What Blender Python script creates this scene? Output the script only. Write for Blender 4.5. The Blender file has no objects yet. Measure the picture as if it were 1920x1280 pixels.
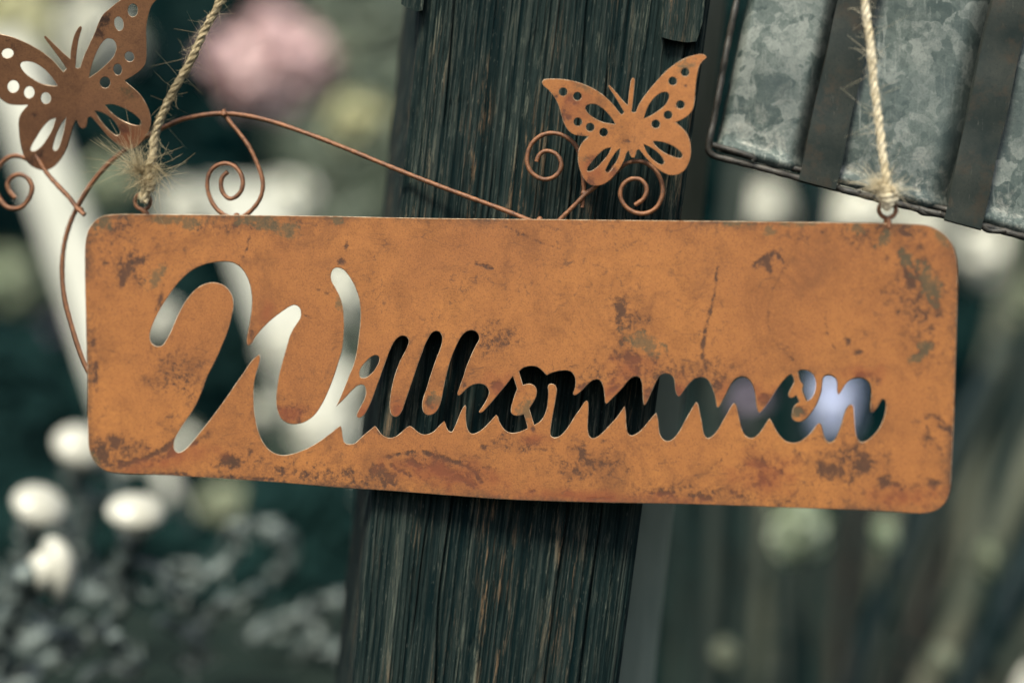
import bpy, bmesh, math, random
import numpy as np
from mathutils import Vector, Matrix
from mathutils.geometry import delaunay_2d_cdt

# ------------------------------------------------------------------ camera, world, sun, exposure
S = bpy.context.scene
COL = S.collection
R = math.radians
D = 0.49                      # camera to the middle of the sign, metres
FPX = 1920 * 50 / 36          # focal length in photograph pixels
cam = bpy.data.cameras.new('camera'); cam.lens = 50; cam.sensor_width = 36
cam.clip_start = 0.02; cam.clip_end = 200
cam.dof.use_dof = True; cam.dof.focus_distance = D + 0.004; cam.dof.aperture_fstop = 2.6
camo = bpy.data.objects.new('camera', cam); COL.objects.link(camo)
camo.location = (0, -D, 0); camo.rotation_euler = (R(90), 0, 0)
S.camera = camo

SUN_EL, SUN_AZ = 54, 200      # azimuth clockwise from +Y
w = bpy.data.worlds.new('World'); S.world = w; w.use_nodes = True
wn = w.node_tree.nodes; wl = w.node_tree.links
sky = wn.new('ShaderNodeTexSky'); sky.sky_type = 'NISHITA'; sky.sun_disc = False
sky.sun_elevation = R(SUN_EL); sky.sun_rotation = R(SUN_AZ)
sky.air_density = 1.0; sky.dust_density = 4.0; sky.ozone_density = 1.0
wl.new(sky.outputs['Color'], wn['Background'].inputs['Color'])
wn['Background'].inputs['Strength'].default_value = 0.085
sun = bpy.data.lights.new('sun', 'SUN'); sun.energy = 2.2; sun.angle = R(16); sun.color = (1.0, 0.97, 0.84)
suno = bpy.data.objects.new('sun', sun); COL.objects.link(suno)
_a, _e = R(SUN_AZ), R(SUN_EL)
sdir = Vector((math.sin(_a) * math.cos(_e), math.cos(_a) * math.cos(_e), math.sin(_e)))
suno.rotation_euler = sdir.to_track_quat('Z', 'Y').to_euler()
suno.location = sdir * 5
vs = S.view_settings
vs.view_transform = 'Standard'; vs.look = 'None'; vs.gamma = 1; vs.use_curve_mapping = False
vs.exposure = 1.0
S.cycles.use_denoising = True
S.cycles.max_bounces = 4

random.seed(4); rng = np.random.default_rng(4)

# ------------------------------------------------------------------ mapping: pixels of the photograph -> points in the place
def at(u, v, y):
    k = (y + D) / FPX
    return Vector(((u - 960) * k, y, -(v - 640) * k))
YAW = R(10)
def on_sign(u, v, n=0.0):
    "point on the sign's plane (turned 10 degrees, right side nearer), n metres in front of it"
    dx = (u - 960) / FPX; dz = -(v - 640) / FPX
    t = (D * math.cos(YAW) - n) / (math.cos(YAW) + math.sin(YAW) * dx)
    return Vector((dx * t, -D + t, dz * t))

# ------------------------------------------------------------------ objects
def empty(name, loc, label, cat, group=None):
    o = bpy.data.objects.new(name, None); COL.objects.link(o)
    o.location = loc; o.empty_display_size = 0.02
    o['label'] = label; o['category'] = cat
    if group: o['group'] = group
    return o
def root_of(o):
    while o.parent: o = o.parent
    return o
def mesh_obj(name, verts, faces, mat, parent=None, smooth=True, midx=None, attrs=None):
    off = Vector(root_of(parent).location) if parent else Vector((0, 0, 0))
    me = bpy.data.meshes.new(name)
    me.from_pydata([tuple(Vector(v) - off) for v in verts], [], faces)
    for m in (mat if isinstance(mat, (list, tuple)) else [mat]): me.materials.append(m)
    if midx is not None: me.polygons.foreach_set('material_index', midx)
    me.polygons.foreach_set('use_smooth', [smooth] * len(me.polygons))
    for k, a in (attrs or {}).items():
        at_ = me.attributes.new(k, 'FLOAT', 'POINT'); at_.data.foreach_set('value', list(a))
    me.update()
    o = bpy.data.objects.new(name, me); COL.objects.link(o)
    if parent: o.parent = parent
    return o
def sharp(o, ang=35):
    o.data.set_sharp_from_angle(angle=R(ang)); return o

def catmull(pts, closed=False, step=4):
    "smooth curve through the points; a point (x, y, 1) is a corner"
    P = [np.array(p[:2] if len(p) == 3 and p[2] == 1 else p, float) for p in pts]
    c = [len(p) == 3 and p[2] == 1 for p in pts]
    n = len(P); out = []
    rngI = range(n if closed else n - 1)
    for i in rngI:
        p1, p2 = P[i], P[(i + 1) % n]
        p0 = P[(i - 1) % n] if (closed or i > 0) else p1
        p3 = P[(i + 2) % n] if (closed or i + 2 < n) else p2
        d = np.linalg.norm(p2 - p1)
        m1 = (p2 - p1) if c[i] else 0.5 * (p2 - p0) * (2 * d / (d + max(np.linalg.norm(p1 - p0), 1e-9)))
        m2 = (p2 - p1) if c[(i + 1) % n] else 0.5 * (p3 - p1) * (2 * d / (d + max(np.linalg.norm(p3 - p2), 1e-9)))
        k = max(1, int(round(d / step)))
        for j in range(k):
            t = j / k
            out.append((2*t**3-3*t**2+1)*p1 + (t**3-2*t**2+t)*m1 + (-2*t**3+3*t**2)*p2 + (t**3-t**2)*m2)
    if not closed: out.append(P[-1])
    return out

def tube_data(pts, rad, seg=8, caps=True):
    "pts: Vectors; rad: float or list"
    n = len(pts); V = []; F = []
    rad = [rad] * n if not hasattr(rad, '__len__') else rad
    T = [(pts[min(i + 1, n - 1)] - pts[max(i - 1, 0)]).normalized() for i in range(n)]
    a = Vector((0, 1, 0)) if abs(T[0].y) < 0.9 else Vector((1, 0, 0))
    N = (a - T[0] * a.dot(T[0])).normalized()
    for i in range(n):
        N = (N - T[i] * N.dot(T[i])).normalized(); B = T[i].cross(N)
        for s in range(seg):
            th = 2 * math.pi * s / seg
            V.append(pts[i] + (N * math.cos(th) + B * math.sin(th)) * rad[i])
    for i in range(n - 1):
        for s in range(seg):
            s2 = (s + 1) % seg
            F.append((i*seg+s, i*seg+s2, (i+1)*seg+s2, (i+1)*seg+s))
    if caps:
        F.append(tuple(range(seg - 1, -1, -1))); F.append(tuple((n-1)*seg + s for s in range(seg)))
    return V, F
def tube(name, pts, rad, mat, parent, seg=8, caps=True):
    V, F = tube_data(pts, rad, seg, caps)
    return sharp(mesh_obj(name, V, F, mat, parent), 50)
class MB:
    def __init__(s): s.V = []; s.F = []
    def add(s, V, F):
        o = len(s.V); s.V += list(V); s.F += [tuple(i + o for i in f) for f in F]
    def build(s, name, mat, parent, smooth=True): return mesh_obj(name, s.V, s.F, mat, parent, smooth)
def lathe_data(prof, origin, axis, seg=28):
    axis = Vector(axis).normalized()
    a = Vector((0, 0, 1)) if abs(axis.z) < 0.9 else Vector((1, 0, 0))
    X = axis.cross(a).normalized(); Y = axis.cross(X)
    V = []; F = []
    for (r, h) in prof:
        for s in range(seg):
            t = 2 * math.pi * s / seg
            V.append(origin + axis * h + (X * math.cos(t) + Y * math.sin(t)) * max(r, 1e-6))
    for i in range(len(prof) - 1):
        for s in range(seg):
            s2 = (s + 1) % seg
            F.append((i*seg+s, i*seg+s2, (i+1)*seg+s2, (i+1)*seg+s))
    return V, F
def hashn(ix, iy, seed):
    h = np.sin(ix * 127.1 + iy * 311.7 + seed * 74.7) * 43758.5453
    return h - np.floor(h)
def vnoise(x, y, seed=0):
    ix = np.floor(x); iy = np.floor(y); fx = x - ix; fy = y - iy
    fx = fx*fx*(3-2*fx); fy = fy*fy*(3-2*fy)
    a = hashn(ix, iy, seed); b = hashn(ix+1, iy, seed); c = hashn(ix, iy+1, seed); d = hashn(ix+1, iy+1, seed)
    return (a*(1-fx)+b*fx)*(1-fy) + (c*(1-fx)+d*fx)*fy

# ------------------------------------------------------------------ materials
class NT:
    def __init__(s, name):
        s.m = bpy.data.materials.new(name); s.m.use_nodes = True
        s.t = s.m.node_tree; s.b = s.t.nodes['Principled BSDF']
        s.co = s.t.nodes.new('ShaderNodeTexCoord').outputs['Object']
    def L(s, a, b): s.t.links.new(a, b)
    def setp(s, **k):
        for n, v in k.items():
            i = s.b.inputs[n.replace('_', ' ')]
            if hasattr(v, 'is_linked'): s.L(v, i)
            else: i.default_value = (*v, 1) if isinstance(v, tuple) else v
    def noise(s, scale, detail=4, rough=0.55, vec=None, dist=0.0, w=None):
        n = s.t.nodes.new('ShaderNodeTexNoise'); n.inputs['Scale'].default_value = scale
        n.inputs['Detail'].default_value = detail; n.inputs['Roughness'].default_value = rough
        n.inputs['Distortion'].default_value = dist
        s.L(vec or s.co, n.inputs['Vector']); return n.outputs['Fac']
    def voro(s, scale, vec=None, out='Distance', feature='F1', rand=1.0):
        n = s.t.nodes.new('ShaderNodeTexVoronoi'); n.feature = feature
        n.inputs['Scale'].default_value = scale; n.inputs['Randomness'].default_value = rand
        s.L(vec or s.co, n.inputs['Vector']); return n.outputs[out]
    def map(s, sc=(1, 1, 1), loc=(0, 0, 0), rot=(0, 0, 0), vec=None):
        n = s.t.nodes.new('ShaderNodeMapping'); n.inputs['Scale'].default_value = sc
        n.inputs['Location'].default_value = loc; n.inputs['Rotation'].default_value = rot
        s.L(vec or s.co, n.inputs['Vector']); return n.outputs['Vector']
    def ramp(s, fac, stops, interp='LINEAR'):
        n = s.t.nodes.new('ShaderNodeValToRGB'); n.color_ramp.interpolation = interp
        e = n.color_ramp.elements
        while len(e) < len(stops): e.new(0.5)
        for el, (p, c) in zip(e, stops):
            el.position = p; el.color = (*c, 1) if isinstance(c, tuple) else (c, c, c, 1)
        s.L(fac, n.inputs['Fac']); return n.outputs['Color']
    def mix(s, fac, a, b, mode='MIX'):
        n = s.t.nodes.new('ShaderNodeMix'); n.data_type = 'RGBA'; n.blend_type = mode
        for sock, v in ((n.inputs[0], fac), (n.inputs[6], a), (n.inputs[7], b)):
            if hasattr(v, 'is_linked'): s.L(v, sock)
            else: sock.default_value = (*v, 1) if isinstance(v, tuple) else v
        return n.outputs[2]
    def math(s, op, a, b=0.0, clamp=False):
        n = s.t.nodes.new('ShaderNodeMath'); n.operation = op; n.use_clamp = clamp
        for i, v in enumerate((a, b)):
            if hasattr(v, 'is_linked'): s.L(v, n.inputs[i])
            else: n.inputs[i].default_value = v
        return n.outputs[0]
    def attr(s, name):
        n = s.t.nodes.new('ShaderNodeAttribute'); n.attribute_name = name; return n.outputs['Fac']
    def bump(s, h, strength, dist):
        n = s.t.nodes.new('ShaderNodeBump'); n.inputs['Strength'].default_value = strength
        n.inputs['Distance'].default_value = dist
        s.L(h, n.inputs['Height']); s.L(n.outputs['Normal'], s.b.inputs['Normal'])

def rust(name, light, mid, dark, speck=0.7):
    m = NT(name)
    big = m.noise(16, 4, 0.6); med = m.noise(95, 5, 0.68, dist=0.4); fine = m.noise(620, 4, 0.75); grit = m.noise(1900, 2, 0.6)
    c = m.mix(m.ramp(big, [(0.35, 0.0), (0.66, 1.0)]), mid, light)
    c = m.mix(m.math('MULTIPLY', m.ramp(med, [(0.46, 0.0), (0.70, 1.0)]), 0.45), c, dark)
    c = m.mix(m.ramp(fine, [(0.40, 0.0), (0.64, 0.40)]), c, mid)
    c = m.mix(m.ramp(grit, [(0.34, 0.42), (0.48, 0.0)]), c, dark)
    c = m.mix(m.ramp(grit, [(0.58, 0.0), (0.72, 0.30)]), c, tuple(min(1, x * 1.25) for x in light))
    gate = m.noise(30, 3, 0.55)
    # scattered pits and flecks
    sp = m.noise(330, 5, 0.8, dist=0.8)
    spm = m.math('MULTIPLY', m.ramp(sp, [(0.555, 0.0), (0.64, 1.0)]), m.ramp(gate, [(0.44, 0.03), (0.62, 1.0)]))
    c = m.mix(m.math('MULTIPLY', spm, speck), c, (0.085, 0.045, 0.028))
    # stains with a shape of their own (masks broken up by noise)
    rag = m.math('ADD', m.math('MULTIPLY', m.math('SUBTRACT', sp, 0.5), 2.0), m.math('MULTIPLY', m.math('SUBTRACT', fine, 0.5), 2.2))
    st = m.attr('stain'); gm = m.attr('grime')
    halo = m.math('MULTIPLY', m.ramp(m.math('ADD', st, m.math('MULTIPLY', rag, 0.5)), [(0.10, 0.0), (0.75, 1.0)]), m.ramp(st, [(0.0, 0.0), (0.35, 1.0)]))
    c = m.mix(m.math('MULTIPLY', halo, 0.50), c, dark)
    c = m.mix(m.math('MULTIPLY', m.ramp(m.math('ADD', gm, m.math('MULTIPLY', rag, 0.8)), [(0.25, 0.0), (0.95, 1.0)]), m.math('MULTIPLY', gm, 0.95)), c, (0.070, 0.040, 0.026))
    sm = m.ramp(m.math('ADD', st, rag), [(0.36, 0.0), (0.80, 1.0)])
    sm = m.math('MULTIPLY', sm, m.ramp(st, [(0.0, 0.0), (0.35, 1.0)]))
    c = m.mix(m.math('MULTIPLY', sm, 0.78), c, m.ramp(med, [(0.38, (0.030, 0.022, 0.019)), (0.66, (0.075, 0.038, 0.025))]))
    cl = m.noise(42, 6, 0.72, dist=0.9)
    c = m.mix(m.ramp(cl, [(0.52, 0.0), (0.70, 0.55)]), c, dark)
    pa = m.attr('patina')
    pm = m.ramp(m.math('ADD', pa, rag), [(0.30, 0.0), (0.68, 1.0)])
    pm = m.math('MULTIPLY', pm, m.ramp(pa, [(0.0, 0.0), (0.30, 1.0)]))
    c = m.mix(m.math('MULTIPLY', pm, 0.66), c, (0.090, 0.078, 0.042))
    rd = m.attr('red')
    c = m.mix(m.math('MULTIPLY', m.math('MULTIPLY', rd, m.ramp(med, [(0.3, 0.45), (0.6, 1.0)])), 0.8), c, (0.215, 0.062, 0.026))
    # thin scratches
    wv = m.t.nodes.new('ShaderNodeTexNoise'); wv.inputs['Scale'].default_value = 26; wv.inputs['Detail'].default_value = 3
    m.L(m.map((1, 1, 4.5), rot=(0, R(28), 0)), wv.inputs['Vector'])
    ln = m.math('ABSOLUTE', m.math('SUBTRACT', wv.outputs['Fac'], 0.5))
    lm = m.math('MULTIPLY', m.ramp(ln, [(0.0, 1.0), (0.006, 0.0)]), m.ramp(med, [(0.50, 0.0), (0.58, 1.0)]))
    c = m.mix(m.math('MULTIPLY', lm, 0.65), c, (0.10, 0.05, 0.03))
    m.setp(Base_Color=c, Roughness=m.ramp(med, [(0.3, 0.55), (0.7, 0.80)]), Specular_IOR_Level=0.25)
    hh = m.math('ADD', m.math('MULTIPLY', fine, 0.6), m.math('MULTIPLY', sm, -0.6))
    m.bump(m.math('ADD', hh, m.math('MULTIPLY', grit, 0.4)), 0.35, 0.0003)
    return m.m
M = {}
M['rust'] = rust('rusted sheet steel', (0.405, 0.165, 0.046), (0.285, 0.110, 0.036), (0.125, 0.052, 0.024))
M['rust_brown_shaded'] = rust('shaded brown rusted sheet steel', (0.300, 0.148, 0.068), (0.230, 0.110, 0.055), (0.090, 0.046, 0.030), 0.8)  # browner rust; the tilted butterfly's weaker light is put into the colour
def edge_mat():  # bare cut steel, with the edge highlight lightened into its colour
    m = NT('cut steel edge')
    n = m.noise(500, 4, 0.6)
    m.setp(Base_Color=m.ramp(n, [(0.35, (0.24, 0.12, 0.05)), (0.7, (0.58, 0.46, 0.31))]), Roughness=0.40, Metallic=0.2)
    return m.m
M['edge'] = edge_mat()
def wire_mat(name, a, b):
    m = NT(name)
    n = m.noise(380, 5, 0.7); g = m.noise(2500, 3, 0.6)
    c = m.ramp(n, [(0.32, b), (0.55, a), (0.8, tuple(x * 1.35 for x in a))])
    c = m.mix(m.ramp(g, [(0.38, 0.5), (0.5, 0.0)]), c, (0.05, 0.025, 0.015))
    m.setp(Base_Color=c, Roughness=0.5, Metallic=0.15); m.bump(m.math('ADD', n, g), 0.5, 0.0003)
    return m.m
M['wire'] = wire_mat('rusty wire', (0.27, 0.115, 0.048), (0.11, 0.052, 0.03))
M['dark_wire'] = wire_mat('dull dark wire', (0.060, 0.058, 0.048), (0.020, 0.027, 0.026))
def wood_mat():
    m = NT('charred weathered wood')
    m.co = m.map((1, 1, 1), rot=(0, R(-6.5), 0))
    gr = m.noise(1, 5, 0.72, m.map((560, 560, 7))); gr2 = m.noise(1, 3, 0.6, m.map((1700, 1700, 40)))
    big = m.noise(1, 3, 0.5, m.map((45, 45, 6)))
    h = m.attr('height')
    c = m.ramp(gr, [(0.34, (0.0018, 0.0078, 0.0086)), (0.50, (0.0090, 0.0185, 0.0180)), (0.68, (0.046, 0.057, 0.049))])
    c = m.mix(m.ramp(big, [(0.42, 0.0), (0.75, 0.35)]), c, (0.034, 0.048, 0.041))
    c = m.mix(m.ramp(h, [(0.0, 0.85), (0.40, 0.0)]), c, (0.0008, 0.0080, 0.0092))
    # worn ridges: pale fibres and a few bared brown ones
    wear = m.noise(1, 6, 0.78, m.map((640, 640, 60), loc=(3, 1, 2)))
    wz = m.noise(1, 3, 0.55, m.map((75, 75, 9), loc=(1, 5, 0)))
    wm = m.math('MULTIPLY', m.ramp(wear, [(0.51, 0.0), (0.62, 1.0)]), m.ramp(wz, [(0.40, 0.10), (0.60, 1.0)]))
    wm = m.math('MULTIPLY', wm, m.ramp(h, [(0.30, 0.15), (0.65, 1.0)]))
    tone = m.noise(1, 2, 0.5, m.map((80, 80, 14), loc=(7, 7, 7)))
    c = m.mix(m.math('MULTIPLY', wm, 0.68), c, m.ramp(tone, [(0.46, (0.150, 0.165, 0.125)), (0.62, (0.26, 0.165, 0.090))]))
    fl = m.noise(1, 2, 0.5, m.map((1700, 1700, 330)))
    c = m.mix(m.math('MULTIPLY', m.ramp(fl, [(0.66, 0.0), (0.76, 1.0)]), 0.22), c, (0.25, 0.26, 0.21))
    m.setp(Base_Color=c, Roughness=0.9, Specular_IOR_Level=0.08)
    m.bump(m.math('ADD', gr, m.math('MULTIPLY', gr2, 0.5)), 0.6, 0.0008)
    return m.m
M['wood'] = wood_mat()
def plain(name, a, b, scale=60, rough=0.7, metal=0.0, stretch=(1, 1, 1), spec=0.4, bump=0.2):
    m = NT(name)
    n = m.noise(scale, 5, 0.6, m.map(stretch))
    m.setp(Base_Color=m.ramp(n, [(0.3, a), (0.7, b)]), Roughness=rough, Metallic=metal, Specular_IOR_Level=spec)
    if bump: m.bump(n, bump, 0.002)
    return m.m
M['slat'] = plain('grey green painted board', (0.20, 0.25, 0.20), (0.30, 0.35, 0.28), 60, 0.75, stretch=(4, 4, 0.4))
def galv():
    m = NT('weathered galvanised sheet')
    wob = m.noise(90, 3, 0.5)
    vv = m.t.nodes.new('ShaderNodeVectorMath'); vv.operation = 'MULTIPLY_ADD'
    m.L(m.co, vv.inputs[0]); 
    nz = m.t.nodes.new('ShaderNodeTexNoise'); nz.inputs['Scale'].default_value = 130; nz.inputs['Detail'].default_value = 3
    m.L(m.co, nz.inputs['Vector']); 
    vv2 = m.t.nodes.new('ShaderNodeVectorMath'); vv2.operation = 'SCALE'; vv2.inputs['Scale'].default_value = 0.012
    m.L(nz.outputs['Color'], vv2.inputs[0])
    ad = m.t.nodes.new('ShaderNodeVectorMath'); ad.operation = 'ADD'
    m.L(m.co, ad.inputs[0]); m.L(vv2.outputs[0], ad.inputs[1])
    v1 = m.voro(125, ad.outputs[0], 'Color'); v2 = m.voro(300, ad.outputs[0], 'Color')
    sep = m.t.nodes.new('ShaderNodeSeparateColor'); m.L(v1, sep.inputs[0])
    sep2 = m.t.nodes.new('ShaderNodeSeparateColor'); m.L(v2, sep2.inputs[0])
    s = m.math('ADD', m.math('MULTIPLY', sep.outputs[0], 0.55), m.math('MULTIPLY', sep2.outputs[1], 0.30))
    v3 = m.voro(520, None, 'Color'); sep3 = m.t.nodes.new('ShaderNodeSeparateColor'); m.L(v3, sep3.inputs[0])
    s = m.math('ADD', s, m.math('MULTIPLY', sep3.outputs[0], 0.15))
    c = m.ramp(s, [(0.20, (0.050, 0.074, 0.067)), (0.5, (0.105, 0.135, 0.120)), (0.78, (0.24, 0.268, 0.238))])
    big = m.noise(22, 4, 0.6)
    c = m.mix(m.ramp(big, [(0.42, 0.0), (0.62, 0.55)]), c, (0.065, 0.090, 0.088))
    # white bloom and grime toward the lower rim
    dirt = m.attr('rim'); bl = m.noise(170, 7, 0.75, dist=0.7)
    bm_ = m.math('MULTIPLY', m.ramp(bl, [(0.52, 0.0), (0.66, 1.0)]), m.ramp(dirt, [(0.0, 0.05), (0.6, 0.8)]))
    c = m.mix(bm_, c, (0.44, 0.44, 0.38))
    bd = m.math('MULTIPLY', m.ramp(m.noise(300, 6, 0.7), [(0.48, 0.0), (0.62, 1.0)]), m.ramp(dirt, [(0.1, 0.15), (1.0, 0.7)]))
    c = m.mix(bd, c, (0.030, 0.045, 0.045))
    scf = m.noise(1, 5, 0.75, m.map((420, 420, 60), rot=(0, R(-13), 0)))
    c = m.mix(m.math('MULTIPLY', m.ramp(scf, [(0.54, 0.0), (0.68, 0.6)]), m.ramp(big, [(0.4, 1.0), (0.6, 0.2)])), c, (0.33, 0.36, 0.32))
    g = m.noise(1400, 3, 0.7)
    c = m.mix(m.ramp(g, [(0.36, 0.35), (0.5, 0.0)]), c, (0.03, 0.045, 0.045))
    m.setp(Base_Color=c, Roughness=0.55, Metallic=0.25, Specular_IOR_Level=0.4)
    m.bump(m.math('ADD', m.math('MULTIPLY', big, 2.0), m.math('MULTIPLY', g, 0.2)), 0.35, 0.001)
    return m.m
M['galv'] = galv()
def strap_mat():
    m = NT('dull dark steel strap')
    n = m.noise(60, 5, 0.65); g = m.noise(1200, 4, 0.7); sc = m.noise(1, 4, 0.7, m.map((900, 900, 160)))
    c = m.ramp(n, [(0.3, (0.009, 0.018, 0.017)), (0.7, (0.038, 0.043, 0.035))])
    c = m.mix(m.ramp(g, [(0.34, 0.6), (0.46, 0.0)]), c, (0.012, 0.018, 0.018))
    rs = m.noise(85, 5, 0.7, m.map((1, 1, 1), loc=(4, 2, 9)))
    c = m.mix(m.ramp(rs, [(0.52, 0.0), (0.68, 0.55)]), c, (0.060, 0.042, 0.026))
    c = m.mix(m.ramp(sc, [(0.64, 0.0), (0.74, 0.4)]), c, (0.15, 0.15, 0.12))
    m.setp(Base_Color=c, Roughness=0.6, Specular_IOR_Level=0.2); m.bump(m.math('ADD', n, m.math('MULTIPLY', g, 0.3)), 0.3, 0.0006)
    return m.m
M['strap'] = strap_mat()
def twine_mat(name, a, b):
    m = NT(name)
    n = m.noise(1200, 4, 0.7); n2 = m.noise(120, 3, 0.6)
    c = m.mix(m.ramp(n2, [(0.35, 0.0), (0.7, 1.0)]), a, b)
    c = m.mix(m.ramp(n, [(0.3, 0.6), (0.5, 0.0)]), c, tuple(x * 0.35 for x in a))
    m.setp(Base_Color=c, Roughness=0.9, Specular_IOR_Level=0.15); m.bump(n, 0.6, 0.0004)
    return m.m
M['twine_grey'] = twine_mat('greyed jute', (0.40, 0.32, 0.18), (0.62, 0.53, 0.34))
M['twine_pale'] = twine_mat('pale jute', (0.66, 0.56, 0.36), (0.86, 0.78, 0.58))
M['porcelain'] = plain('cream porcelain', (0.50, 0.495, 0.41), (0.57, 0.565, 0.475), 30, 0.22, spec=0.5, bump=0)
M['iron'] = plain('worn cast iron', (0.002, 0.014, 0.016), (0.24, 0.285, 0.26), 150, 0.5, 0.25, bump=0.6)
M['plank'] = plain('grey weathered plank', (0.004, 0.014, 0.013), (0.026, 0.034, 0.026), 40, 0.95, stretch=(0.3, 3, 3), spec=0.05)
M['white_paint'] = plain('old white paint', (0.50, 0.52, 0.43), (0.84, 0.84, 0.73), 5, 0.6)
M['cane'] = plain('grey green pole', (0.004, 0.017, 0.016), (0.050, 0.062, 0.046), 9, 0.7, stretch=(3, 3, 0.6))
M['cane_pale'] = plain('pale silvered pole', (0.018, 0.036, 0.026), (0.190, 0.190, 0.130), 6, 0.7, stretch=(3, 3, 0.6))
M['cane_brown'] = plain('brown stained pole', (0.010, 0.016, 0.014), (0.060, 0.048, 0.034), 9, 0.7, stretch=(3, 3, 0.6))
M['cane_dark'] = plain('dark stained pole', (0.0012, 0.012, 0.014), (0.008, 0.022, 0.021), 12, 0.7, stretch=(3, 3, 0.6))
M['petal_white'] = plain('white petals', (0.66, 0.67, 0.55), (0.88, 0.87, 0.76), 9, 0.7)
M['petal_pink'] = plain('pink petals', (0.58, 0.32, 0.34), (0.84, 0.70, 0.65), 5, 0.7)
M['petal_yellow'] = plain('yellow cream petals', (0.40, 0.40, 0.18), (0.74, 0.72, 0.46), 8, 0.7)
M['petal_blue'] = plain('pale blue petals', (0.46, 0.54, 0.78), (0.68, 0.74, 0.90), 25, 0.7)
M['petal_mauve'] = plain('mauve petals', (0.28, 0.22, 0.30), (0.42, 0.36, 0.44), 25, 0.7)
M['petal_green'] = plain('pale green bracts', (0.10, 0.15, 0.08), (0.46, 0.48, 0.33), 9, 0.7)
M['petal_lime'] = plain('pale lime petals', (0.36, 0.46, 0.25), (0.80, 0.84, 0.66), 9, 0.7)
M['leaf'] = plain('dark blue green leaves', (0.0005, 0.0085, 0.0105), (0.010, 0.034, 0.030), 3.5, 0.8, bump=0, spec=0.08)
M['leaf_mid'] = plain('grey green leaves', (0.030, 0.055, 0.042), (0.15, 0.18, 0.12), 4, 0.6, bump=0)
M['hedge_backing'] = plain('hedge shade', (0.0003, 0.0130, 0.0155), (0.0012, 0.018, 0.020), 8, 0.95, bump=0, spec=0.0)
M['soil'] = plain('dark garden soil', (0.001, 0.010, 0.011), (0.008, 0.018, 0.016), 20, 0.95, bump=0.6, spec=0.0)
M['nail'] = plain('nail steel', (0.10, 0.08, 0.06), (0.18, 0.15, 0.12), 200, 0.5, 0.5)

GROUND = -0.85
# ------------------------------------------------------------------ setting
n = 40
gv = [(-12 + 24 * i / n, -4 + 24 * j / n, GROUND + 0.02 * random.random()) for j in range(n + 1) for i in range(n + 1)]
gf = [(j*(n+1)+i, j*(n+1)+i+1, (j+1)*(n+1)+i+1, (j+1)*(n+1)+i) for j in range(n) for i in range(n)]
g = mesh_obj('ground', gv, gf, M['soil']); g['kind'] = 'structure'
g['label'] = 'dark garden soil below the frame'

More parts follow.
